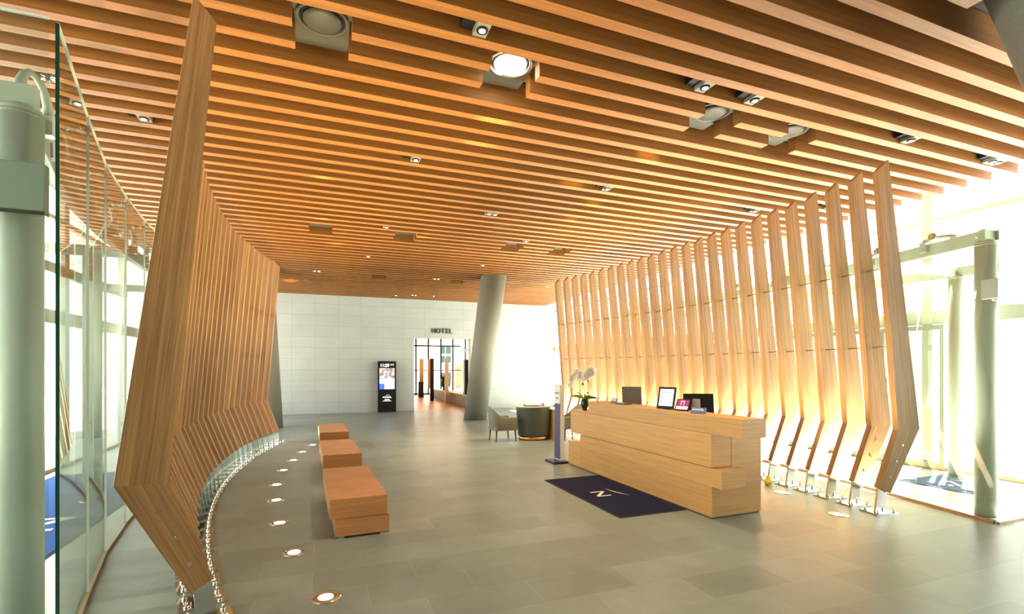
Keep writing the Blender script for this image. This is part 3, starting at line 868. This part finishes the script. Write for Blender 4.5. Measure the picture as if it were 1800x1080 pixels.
# large tablet with a form
p = (4.10, 5.20, ZT); tt = thing('tablet', p, 'large black-framed tablet showing a white form on the reception counter', 'tablet')
f = Vector((-0.94, -0.34, 0)).normalized()
cc, r, up, nf = panel_obj(tt, 'body', M_BLACK, Vector(p) + Vector((0, 0, 0.006)), f, 0.245, 0.285, R(14), 0.016, p)
face_rect(tt, 'screen', M_SCREEN_W, cc, r, up, nf, -0.098, 0.098, -0.105, 0.115, 0.0085, p)
mline = mat('form_line', (0.35, 0.36, 0.42), 0.5)
for k, v in enumerate((0.085, 0.065)): face_rect(tt, 'heading_line', mline, cc, r, up, nf, -0.085, 0.085, v, v + (0.008 if k else 0.004), 0.0095, p)
for v in (0.025, -0.01, -0.055):
    face_rect(tt, 'form_line', mline, cc, r, up, nf, -0.06, 0.06, v, v + 0.004, 0.0095, p)
    face_rect(tt, 'form_mark', M_DARKG, cc, r, up, nf, 0.068 if r.dot(Vector((0, 1, 0))) > 0 else -0.085, 0.085 if r.dot(Vector((0, 1, 0))) > 0 else -0.068, v - 0.004, v + 0.010, 0.0095, p)
MB().prism([Vector(p) - f * 0.03 + r * 0.05, Vector(p) - f * 0.14 + r * 0.05, cc - up * 0.02 - nf * 0.010 + r * 0.05], r * -0.10).build('stand', M_DARKG, tt, p)

# small tablet with a magenta picture
p = (4.12, 4.92, ZT); tt = thing('tablet', p, 'small tilted tablet with a maroon picture screen, beside the blue sign', 'tablet')
cc, r, up, nf = panel_obj(tt, 'body', M_BLACK, Vector(p) + Vector((0, 0, 0.006)), f, 0.185, 0.155, R(28), 0.012, p)
m1 = mat('screen_maroon', (0.2, 0.03, 0.1), 0.3, 0, (0.30, 0.03, 0.10), 0.6); m2 = mat('screen_lilac', (0.5, 0.4, 0.5), 0.3, 0, (0.62, 0.50, 0.66), 0.7)
face_rect(tt, 'picture_area', m1, cc, r, up, nf, -0.078, 0.078, -0.02, 0.066, 0.0065, p)
face_rect(tt, 'text_area', m2, cc, r, up, nf, -0.078, 0.078, -0.064, -0.022, 0.0065, p)
face_rect(tt, 'picture_figure', m2, cc, r, up, nf, -0.03, 0.02, -0.01, 0.05, 0.0072, p)
face_rect(tt, 'figure_centre', m1, cc, r, up, nf, -0.02, 0.012, -0.01, 0.036, 0.0080, p)
MB().prism([Vector(p) - f * 0.02 + r * 0.04, Vector(p) - f * 0.12 + r * 0.04, cc - nf * 0.010 + r * 0.04], r * -0.08).build('stand', M_GREYCAB, tt, p)
# grey card reader behind
p = (4.27, 4.84, ZT)
tt = thing('card_terminal', p, 'grey-green terminal block standing behind the small tablet', 'terminal')
MB().prism([Vector(p) + Vector(v) for v in ((-0.03, 0.055, 0), (0.035, 0.055, 0), (0.03, 0.055, 0.15), (0.0, 0.055, 0.15))], (0, -0.10, 0)).build('body', M_GREYCAB, tt, p, bevel=0.004)

# blue sign block
p = (4.07, 4.57, ZT); tt = thing('counter_sign', p, 'small blue block sign with white lettering at the counter end', 'counter sign')
mbl = mat('sign_blue', (0.10, 0.12, 0.33), 0.5)
cc, r, up, nf = panel_obj(tt, 'block', mbl, Vector(p), f, 0.175, 0.070, R(12), 0.03, p)
rot = Matrix((r, up, nf)).transposed().to_euler()
text('lettering', 'NOVOTEL', 0.030, M_WHITE, tt, cc + nf * 0.0165 + up * 0.008, rot, 0.0005, bold=0.001)
# small lilac card holder
p = (4.12, 6.42, ZT); tt = thing('card_holder', p, 'tiny grey-blue card holder at the far end of the counter', 'card holder')
mcd = mat('card_grey_blue', (0.20, 0.20, 0.30), 0.5)
cc, r, up, nf = panel_obj(tt, 'block', mcd, Vector(p), f, 0.105, 0.07, R(18), 0.03, p)
face_rect(tt, 'card', M_WHITE, cc, r, up, nf, -0.04, 0.04, 0.0, 0.02, 0.0155, p)
p = (4.10, 6.22, ZT); tt = thing('pen_tray', p, 'flat dark pen tray between the card holder and the laptop', 'tray')
MB().box(4.06, 4.20, 6.06, 6.30, ZT, ZT + 0.010).build('tray', M_DARKG, tt, p, bevel=0.002)
MB().tube((4.09, 6.10, ZT + 0.014), (4.13, 6.25, ZT + 0.014), 0.005, 0.003, 8).build('pen', M_WHITE, tt, p)

# laptop seen from behind
mlid = mat('laptop_lid', (0.16, 0.155, 0.125), 0.35, 0.3)
def laptop(x, y, z, w, h, yaw, m, label, tilt=R(14)):
    p = (x, y, z); tt = thing('laptop', p, label, 'laptop')
    f = Vector((math.cos(yaw), math.sin(yaw), 0))         # direction the lid's back faces
    r = Vector((-f.y, f.x, 0)); 
    up = Vector((0, 0, 1)) * math.cos(tilt) + f * math.sin(tilt) * 1.0
    nf = f * math.cos(tilt) - Vector((0, 0, 1)) * math.sin(tilt)
    cc = Vector(p) + up * (h / 2) + Vector((0, 0, 0.012))
    MB().obox(cc, r, up, nf, w / 2, h / 2, 0.004).build('lid', m, tt, p, bevel=0.002)
    MB().obox(Vector(p) - f * 0.11 + Vector((0, 0, 0.008)), r, f, (0, 0, 1), w / 2, 0.115, 0.008).build('keyboard_base', M_DARKG, tt, p, bevel=0.002)
    MB().obox(Vector(p) + Vector((0, 0, 0.010)), r, f, (0, 0, 1), w / 2 * 0.85, 0.008, 0.008).build('hinge', M_DARKG, tt, p)
    return tt
laptop(4.50, 6.50, 1.056, 0.30, 0.30, R(-115), mlid, 'grey laptop seen from behind, lid open, at the far half of the desk', R(-9))
laptop(4.52, 5.06, 1.056, 0.38, 0.26, R(-115), M_BLACK, 'black screen seen from behind the two tablets', R(-10))

# orchid
p = (4.10, 7.27, 0.949)
tt = thing('potted_orchid', p, 'white orchid with yellow-green leaves in a dark glazed vase on the desk step', 'orchid')
MB().lathe([(0.030, 0.0), (0.036, 0.012), (0.062, 0.075), (0.070, 0.12), (0.062, 0.165), (0.050, 0.185), (0.044, 0.185), (0.044, 0.175)], p, 26).build('vase', M_VASE, tt, p)
def leaf(mb, base, dirv, L, w, lift, droop, n=8, twist=0.0):
    base = Vector(base); d = Vector((dirv[0], dirv[1], 0)).normalized(); nr = (Vector((-d.y, d.x, 0)) + Vector((0, 0, twist))).normalized()
    vs = []
    for i in range(n + 1):
        s = i / n
        c = base + d * L * s + Vector((0, 0, lift * s - droop * s * s))
        ww = w * math.sin(math.pi * (0.12 + 0.86 * s)) ** 0.8
        vs += [c - nr * ww + Vector((0, 0, 0.25 * ww)), c + Vector((0, 0, -0.0)), c + nr * ww + Vector((0, 0, 0.25 * ww))]
    fs = []
    for i in range(n):
        a = 3 * i
        fs += [(a, a + 3, a + 4, a + 1), (a + 1, a + 4, a + 5, a + 2)]
    mb.add(vs, fs, True)
    # underside gives the blade its thickness
    mb.add([Vector(v) - Vector((0, 0, 0.002)) for v in vs], [tuple(reversed(q)) for q in fs], True)
for i, (an, L, lf, dr, mm) in enumerate(((200, 0.17, 0.10, 0.12, M_LEAF), (150, 0.20, 0.10, 0.10, M_LEAF), (250, 0.15, 0.10, 0.07, M_LEAF), (100, 0.16, 0.09, 0.10, M_LEAF), (175, 0.13, 0.13, 0.07, M_LEAF),
                                          (20, 0.17, 0.07, 0.06, M_LEAFD), (330, 0.19, 0.06, 0.07, M_LEAFD), (300, 0.15, 0.06, 0.06, M_LEAFD))):
    mb = MB(); leaf(mb, Vector(p) + Vector((0, 0, 0.18)), (math.cos(R(an)), math.sin(R(an))), L * 1.1, 0.032, lf * 1.5, dr, twist=(1.1 if i % 2 else -1.1))
    mb.build('leaf', mm, tt, p)
vp = Vector(p)
cr = Vector((0.9332, -0.3594, 0))  # picture right
def stem(pts, blooms, buds):
    MB().path([vp + cr * a + Vector((0, 0, b)) + Vector((0, c, 0)) for a, b, c in pts], 0.0035, 6).build('stem', M_BUD, tt, p)
    for a, b, c in buds:
        q = vp + cr * a + Vector((0, c, b))
        MB().blob(q, 0.013, 0.013, 0.024).build('bud', M_BUD, tt, p)
    for a, b, c, s in blooms:
        q = vp + cr * a + Vector((0, c, b)); mb = MB()
        fw = Vector((-0.36, -0.93, 0.1)).normalized()
        for j in range(5):
            an = 2 * math.pi * j / 5 + 0.3
            d = cr * math.cos(an) + Vector((0, 0, 1)) * math.sin(an)
            c2 = q + d * 0.030 * s
            sd_ = d.cross(fw).normalized()
            vs = [q + fw * 0.004]
            for k in range(9):
                th = math.pi * 2 * k / 9
                vs.append(c2 + d * math.cos(th) * 0.030 * s + sd_ * math.sin(th) * 0.023 * s + fw * (0.008 * math.cos(th)))
            vs2 = [v - fw * 0.003 for v in vs]
            mb.add(vs, [(0, 1 + k, 1 + (k + 1) % 9) for k in range(9)], True)
            mb.add(vs2, [(0, 1 + (k + 1) % 9, 1 + k) for k in range(9)], True)
        mb.blob(q + fw * 0.01, 0.009, 0.009, 0.009, 8, 4)
        mb.build('flower', M_PETAL, tt, p)
stem([(0, 0.17, 0), (-0.01, 0.35, 0), (-0.03, 0.50, 0), (-0.07, 0.60, 0), (-0.13, 0.66, 0), (-0.20, 0.60, 0), (-0.25, 0.50, 0)],
     [(-0.08, 0.61, -.02, 1.1), (-0.13, 0.64, -.01, 1.2), (-0.17, 0.58, 0, 1.1), (-0.22, 0.50, 0, 1.1), (-0.24, 0.42, 0, 0.9), (-0.10, 0.54, -.02, 1.0)], [(-0.035, 0.44, 0)])
stem([(0.01, 0.17, 0.02), (0.05, 0.32, 0.02), (0.06, 0.45, 0.02), (0.06, 0.58, 0.02), (0.08, 0.66, 0.02), (0.12, 0.68, 0.02)],
     [(0.04, 0.62, 0, 1.2), (0.08, 0.68, 0, 1.2), (0.13, 0.66, 0, 1.2), (0.10, 0.60, 0, 1.1), (0.01, 0.55, 0, 1.1), (0.06, 0.55, 0, 1.0), (0.14, 0.60, 0, 0.9)], [(0.065, 0.50, 0.02), (0.06, 0.29, 0.02)])

# ------------------------------------------------------------------ totem sign
tt = thing('totem_sign', (3.93, 7.86, 0), 'slim white and navy totem sign standing at the far end of the desk', 'totem sign')
o3 = (3.93, 7.86, 0)
MB().box(3.72, 4.02, 7.66, 8.02, 0.0, 0.035).build('base_plate', M_NAVYB, tt, o3, bevel=0.003)
MB().box(3.89, 3.97, 7.76, 7.98, 0.035, 1.37).build('column', M_WHITE, tt, o3, bevel=0.003)
MB().box(3.884, 3.8895, 7.762, 7.978, 0.06, 1.03).build('navy_panel', M_NAVYP, tt, o3)
MB().box(3.884, 3.8895, 7.762, 7.978, 1.03, 1.365).build('logo_panel', M_WHITE, tt, o3)
text('lettering', 'NOVOTEL', 0.036, M_GLYPH, tt, (3.883, 7.87, 1.215), (R(90), 0, R(-90)), 0.0005, bold=0.0012)
text('lettering', 'SUITES', 0.028, M_GLYPH, tt, (3.883, 7.87, 1.125), (R(90), 0, R(-90)), 0.0005, bold=0.0012)

# ------------------------------------------------------------------ armchairs and round desk
def armchair(x, y, yaw, label, fabric):
    """seat faces local +x"""
    t = thing('armchair', (x, y, 0), label, 'armchair', 'grey armchairs at the round desk')
    def B(mb, name, m, bev=0.0):
        o = mb.build(name, m, t, (0, 0, 0), bevel=bev); o.location = (0, 0, 0); return o
    # shell: curved back wrapping into arms
    vo = []; vi = []
    n = 22
    for i in range(n + 1):
        a = R(-150) * -1 if False else 0
        s = i / n
        # plan path: front of right arm -> back -> front of left arm
        if s < 0.3: px, py = 0.27 - 0.40 * (s / 0.3), -0.27
        elif s > 0.7: px, py = 0.27 - 0.40 * ((1 - s) / 0.3), 0.27
        else:
            an = R(-90) - R(180) * ((s - 0.3) / 0.4)
            px, py = -0.13 + 0.155 * math.cos(an) * 1.0, 0.27 * math.sin(an)
        # height
        back = max(0.0, 1 - abs(s - 0.5) / 0.27)
        h = 0.545 + 0.265 * (3 * back ** 2 - 2 * back ** 3)
        lean = -0.05 * (h - 0.545) / 0.265
        vo.append((px, py, h, lean))
    mb = MB(); vs = []
    for px, py, h, lean in vo:
        r = Vector((px + 0.05, py * 0.9, 0)); rn = r.normalized()
        th = 0.055
        inn = Vector((px, py, 0)) - Vector((0 if abs(py) >= 0.269 else rn.x, math.copysign(1, py) if abs(py) >= 0.269 else rn.y, 0)) * th
        vs += [Vector((px + 0.02, py * 0.93, 0.26)), Vector((px + lean, py, h)), inn + Vector((lean, 0, h)), Vector((inn.x + 0.01, inn.y, 0.26))]
    fs = []
    for i in range(n):
        for j in range(4):
            fs.append((4 * i + j, 4 * i + (j + 1) % 4, 4 * i + 4 + (j + 1) % 4, 4 * i + 4 + j))
    fs += [(3, 2, 1, 0), (4 * n, 4 * n + 1, 4 * n + 2, 4 * n + 3)]
    mb.add(vs, fs, True)
    sh = B(mb, 'backrest_shell', fabric, 0.012)
    B(MB().box(-0.24, 0.275, -0.235, 0.235, 0.25, 0.33), 'seat_base', fabric, 0.015)
    B(MB().box(-0.20, 0.27, -0.212, 0.212, 0.33, 0.45), 'seat_cushion', M_FABRICD, 0.03)
    for lx, ly in ((-0.20, -0.20), (-0.20, 0.20), (0.24, -0.22), (0.24, 0.22)):
        B(MB().tube((lx * 1.08, ly * 1.05, 0.0), (lx, ly, 0.26), 0.011, 0.02, 10), 'leg', M_LEGD)
    t.rotation_euler = (0, 0, yaw)
    return t
armchair(3.84, 10.63, R(2), 'light grey armchair with dark legs left of the round desk', M_FABRIC)
armchair(5.42, 10.35, R(184), 'shadowed grey armchair half hidden behind the totem sign', M_FABRIC)

tt = thing('round_desk', (4.62, 10.6, 0), 'dark green-grey oval consultation desk on a copper plinth', 'desk')
o4 = (4.62, 10.6, 0)
MB().lathe([(0.37, 0.0), (0.37, 0.10)], o4, 44, 0.95, 0.8).build('plinth', M_COPPER, tt, o4)
MB().lathe([(0.385, 0.10), (0.39, 0.11), (0.44, 0.74), (0.44, 0.755)], o4, 44, 0.95, 0.8).build('drum', M_TEAL, tt, o4)
MB().lathe([(0.44, 0.755), (0.45, 0.76), (0.45, 0.775), (0.44, 0.78)], o4, 44, 0.95, 0.8).build('top', M_CREAM, tt, o4)
MB().box(4.98, 5.03, 10.28, 10.78, 0.0, 0.70).build('side_panel', W_DESK, tt, o4)
pb = (4.52, 10.45, 0.781)
tag(MB().box(4.36, 4.72, 10.36, 10.62, 0.781, 0.793).build('desk_blotter', M_BLACK, None, pb, bevel=0.002), 'black writing pad lying on the oval desk', 'writing pad')
tag(MB().box(4.74, 4.755, 10.30, 10.40, 0.781, 0.85).box(4.755, 4.80, 10.30, 10.40, 0.781, 0.79).build('desk_sign', mcd, None, (4.75, 10.35, 0.781)), 'small grey-blue sign standing on the oval desk', 'desk sign')
tag(MB().tube((4.40, 10.62, 0.793), (4.40, 10.62, 0.86), 0.012, 0.010, 10).build('pen_holder', M_DULLM, None, (4.40, 10.62, 0.793)), 'small steel pen holder on the writing pad edge', 'pen holder')

# small yellow object behind the desk's near corner
tt = thing('yellow_toy_car', (6.18, 5.5, 0), 'small yellow folded cloth bundle on the floor by a fin foot', 'cloth bundle')
tt.name = 'yellow_cloth'
mb = MB(); mb.blob((5.93, 5.26, 0.045), 0.055, 0.06, 0.045, 14, 8); mb.blob((5.96, 5.28, 0.085), 0.035, 0.035, 0.035, 12, 7); mb.blob((5.89, 5.24, 0.035), 0.045, 0.04, 0.034, 12, 6)
tt.location = (5.93, 5.26, 0)
mb.build('bundle', M_YELLOW, tt, (5.93, 5.26, 0))

# ------------------------------------------------------------------ kiosk display
tt = thing('information_kiosk', (2.30, 19.1, 0), 'tall black display kiosk with clock and pictures by the doorway', 'display kiosk')
o5 = (2.30, 19.1, 0); kx0, kx1 = 1.97, 2.64; ky = 19.06
MB().box(kx0, kx1, ky, ky + 0.10, 0.0, 1.92).build('cabinet', M_BLACK, tt, o5, bevel=0.004)
mA = mat('kiosk_photo', (0.3, 0.25, 0.25), 0.3, 0, (0.50, 0.42, 0.42), 0.8)
L_ = mA.node_tree.links.new
no = nd(mA, 'ShaderNodeTexNoise'); no.inputs['Scale'].default_value = 7
tc = nd(mA, 'ShaderNodeTexCoord'); L_(tc.outputs['Object'], no.inputs[0])
rp = nd(mA, 'ShaderNodeValToRGB'); rp.color_ramp.elements[0].position = 0.40; rp.color_ramp.elements[0].color = (0.05, 0.03, 0.035, 1)
rp.color_ramp.elements[1].position = 0.55; rp.color_ramp.elements[1].color = (0.80, 0.70, 0.70, 1)
L_(no.outputs[0], rp.inputs[0]); L_(rp.outputs[0], mA.node_tree.nodes['Principled BSDF'].inputs['Emission Color'])
mB = mat('kiosk_blue', (0.05, 0.1, 0.5), 0.3, 0, (0.04, 0.12, 0.75), 1.0); mC = mat('kiosk_sky', (0.3, 0.5, 0.8), 0.3, 0, (0.35, 0.65, 0.95), 1.0)
MB().box(kx0 + 0.055, kx1 - 0.06, ky - 0.003, ky - 0.0005, 1.28, 1.66).build('photo_screen', mA, tt, o5)
MB().box(kx0 + 0.055, kx0 + 0.235, ky - 0.003, ky - 0.0005, 0.87, 1.07).build('blue_picture', mB, tt, o5)
MB().box(kx0 + 0.055, kx0 + 0.235, ky - 0.003, ky - 0.0005, 1.071, 1.27).build('sky_picture', mC, tt, o5)
MB().box(kx0 + 0.237, kx1 - 0.06, ky - 0.003, ky - 0.0005, 0.87, 1.275).build('white_screen', M_SCREEN_W, tt, o5)
mE = mat('kiosk_text', (1, 1, 1), 0.4, 0, (1, 1, 1), 1.0)
text('clock', '11:29', 0.155, mE, tt, (kx0 + 0.245, ky - 0.002, 1.76), (R(90), 0, 0), 0.001, bold=0.004)
text('day_mark', '오전', 0.075, mE, tt, (kx0 + 0.52, ky - 0.002, 1.785), (R(90), 0, 0), 0.001)
text('temperature', '24', 0.07, mE, tt, (kx0 + 0.52, ky - 0.002, 1.725), (R(90), 0, 0), 0.001) if False else None
text('logo_lettering', 'NOVOTEL', 0.070, mE, tt, ((kx0 + kx1) / 2, ky - 0.002, 0.565), (R(90), 0, 0), 0.001, bold=0.002)
text('logo_lettering', 'SUITES', 0.058, mE, tt, ((kx0 + kx1) / 2, ky - 0.002, 0.475), (R(90), 0, 0), 0.001, bold=0.002)
text('logo_lettering', 'AMBASSADOR SEOUL', 0.032, mE, tt, ((kx0 + kx1) / 2, ky - 0.002, 0.425), (R(90), 0, 0), 0.001, bold=0.001)
m = MB()
for i in range(10):
    a0, a1 = i / 10, (i + 1) / 10
    f_ = lambda s: Vector(((kx0 + kx1) / 2 - 0.05 + s * 0.14, ky - 0.002, 0.625 + 0.03 * math.sin(math.pi * s * 0.8)))
    m.tube(f_(a0), f_(a1), 0.004, 0.004, 6)
m.build('logo_arc', mE, tt, o5)

# HOTEL lettering: five separate letters fixed to the wall
xx = 4.04
adv = {'H': 0.17, 'O': 0.19, 'T': 0.155, 'E': 0.145, 'L': 0.13}
for ch in 'HOTEL':
    o = text('wall_letter', ch, 0.275, M_GLYPH, None, (xx + adv[ch] / 2, YW - 0.03, 3.12), (R(90), 0, 0), 0.02, bold=0.001, xs=0.84)
    tag(o, 'dark metal letter %s of the hotel sign over the doorway' % ch, 'letter', 'dark letters of the hotel sign')
    xx += adv[ch] + 0.012

# ------------------------------------------------------------------ beyond the doorway
def win(name, idx): pass
g = thing('window_wall', (6.7, 25, 0), 'black-framed glazing of the lounge beyond the doorway', 'window'); g['kind'] = 'structure'
def gm(b, nm='mullion', m=M_BLACK): MB().box(*b).build(nm, m, g, ((b[0] + b[1]) / 2, (b[2] + b[3]) / 2, b[4]))
for y in (20.6, 22.4, 24.4, 26.6, 29.0): gm((8.35, 8.45, y - 0.05, y + 0.05, 0, 3.55))
gm((8.36, 8.44, YW + 0.3, 31, 2.72, 2.82), 'transom'); gm((8.36, 8.44, YW + 0.3, 31, 1.02, 1.08), 'transom')
for x in (4.7, 5.51, 6.28, 7.09, 7.87, 8.7): gm((x - 0.05, x + 0.05, 30.95, 31.05, 0, 3.55))
gm((2.0, 8.4, 30.96, 31.04, 3.02, 3.12), 'transom'); gm((2.0, 8.4, 30.96, 31.04, 1.5, 1.56), 'transom'); gm((2.0, 8.4, 30.96, 31.04, 0.0, 0.10), 'transom')
def sideboard(y0, y1, i):
    t = thing('low_cabinet', (5.95, y0, 0), 'low grey cabinet along the lounge windows, %s from the doorway' % nth(i + 1), 'cabinet', 'low grey cabinets beyond the doorway')
    MB().box(5.70, 6.2, y0 + 0.01, y1 - 0.01, 0.02, 0.50).build('body', M_GREYCAB, t, (5.95, y0, 0))
    MB().box(5.68, 6.22, y0, y1, 0.50, 0.53).build('top', M_CREAM, t, (5.95, y0, 0))
for i, y in enumerate((20.0, 21.0, 22.0, 23.0, 24.2, 25.4)): sideboard(y, y + (1.0 if i < 3 else 1.2), i)
tag(MB().box(5.72, 6.12, 20.45, 20.75, 0.531, 2.03).build('black_monolith', M_BLACK, None, (5.9, 20.6, 0.53), bevel=0.01), 'glossy black upright panel on the near cabinets beyond the doorway', 'panel')
tag(MB().box(5.15, 5.34, 24.9, 25.05, 0.0, 2.15).build('black_pillar', M_BLACK, None, (5.25, 25, 0), bevel=0.01), 'tall slim black pillar in the middle of the doorway view', 'pillar')
tag(MB().box(5.02, 5.14, 24.9, 25.0, 0.62, 2.12).build('shelf_panel', M_COPPER, None, (5.1, 25, 0.62)), 'warm bronze patterned panel fixed left of the slim black pillar', 'panel')
tag(MB().box(5.12, 5.42, 28.0, 28.2, 0.0, 0.9).build('black_stand', M_BLACK, None, (5.25, 28, 0)), 'low black stand at the left of the doorway view', 'stand')
tag(MB().box(5.17, 5.41, 28.0, 28.15, 0.901, 2.2).build('amber_panel', M_COPPER, None, (5.25, 28, 0.9)), 'glowing amber panel above the low black stand', 'panel')
tag(MB().box(5.45, 5.62, 22.9, 23.05, 0.0, 2.15).build('cream_post', M_CREAM, None, (5.5, 23, 0)), 'cream square post standing before the lounge cabinets', 'post')
t = thing('potted_plant', (5.9, 26.9, 0.55), 'dark leafy plant between the black pillar and the cream post', 'plant')
mb = MB()
for i in range(26):
    an = random.random() * 6.28
    leaf(mb, (5.9, 24.7, 0.75), (math.cos(an), math.sin(an)), 0.35 + random.random() * 0.2, 0.05, 0.2 + random.random() * 0.7, 0.25)
mb.blob((5.9, 24.7, 0.95), 0.28, 0.28, 0.36)
t.location = (5.9, 24.7, 0.532)
mb.build('foliage', M_LEAFD, t, (5.9, 24.7, 0.532))
MB().lathe([(0.14, 0.0), (0.18, 0.25)], (5.9, 24.7, 0.532), 18).build('pot', M_BLACK, t, (5.9, 24.7, 0.532))
t = thing('office_building', (15, 60, -0.2), 'pale building with blue-green windows seen through the lounge glazing', 'building')
o6 = (15, 60, -0.2)
MB().box(11.5, 24, 60, 66, -0.2, 9).build('walls', M_CREAM, t, o6)
m_teal = mat('blue_green_glazing', (0.02, 0.045, 0.045), 0.3, spec=0.2)
for zz in (0.3, 2.35, 3.45):
    for x6 in (13.6, 14.35): MB().box(x6, x6 + 0.65, 59.95, 59.999, zz, zz + 0.85).build('window', m_teal, t, o6)
tag(MB().box(11.7, 12.35, 45, 45.4, -0.2, 2.0).build('garden_wall', mat('brick_red', (0.30, 0.09, 0.04), 0.8), None, (12, 45, -0.2)), 'short reddish wall outside the lounge windows, right of the doorway view', 'garden wall')
# pale buildings outside the right facade (washed out by daylight)
for (x, y, w, d, h, lb) in ((34, 8, 6, 9, 12, 'pale office block outside the right facade, nearer one'), (38, 24, 8, 9, 16, 'pale office block outside the right facade, farther one')):
    t = thing('office_building', (x, y, -0.2), lb, 'building')
    MB().box(x, x + w, y, y + d, -0.2, h).build('walls', M_CREAM, t, (x, y, -0.2))
    for k in range(1, int(h // 3)):
        MB().box(x - 0.05, x, y + 0.4, y + d - 0.4, k * 3.0, k * 3.0 + 1.4).build('window_band', M_STEELD, t, (x, y, -0.2))
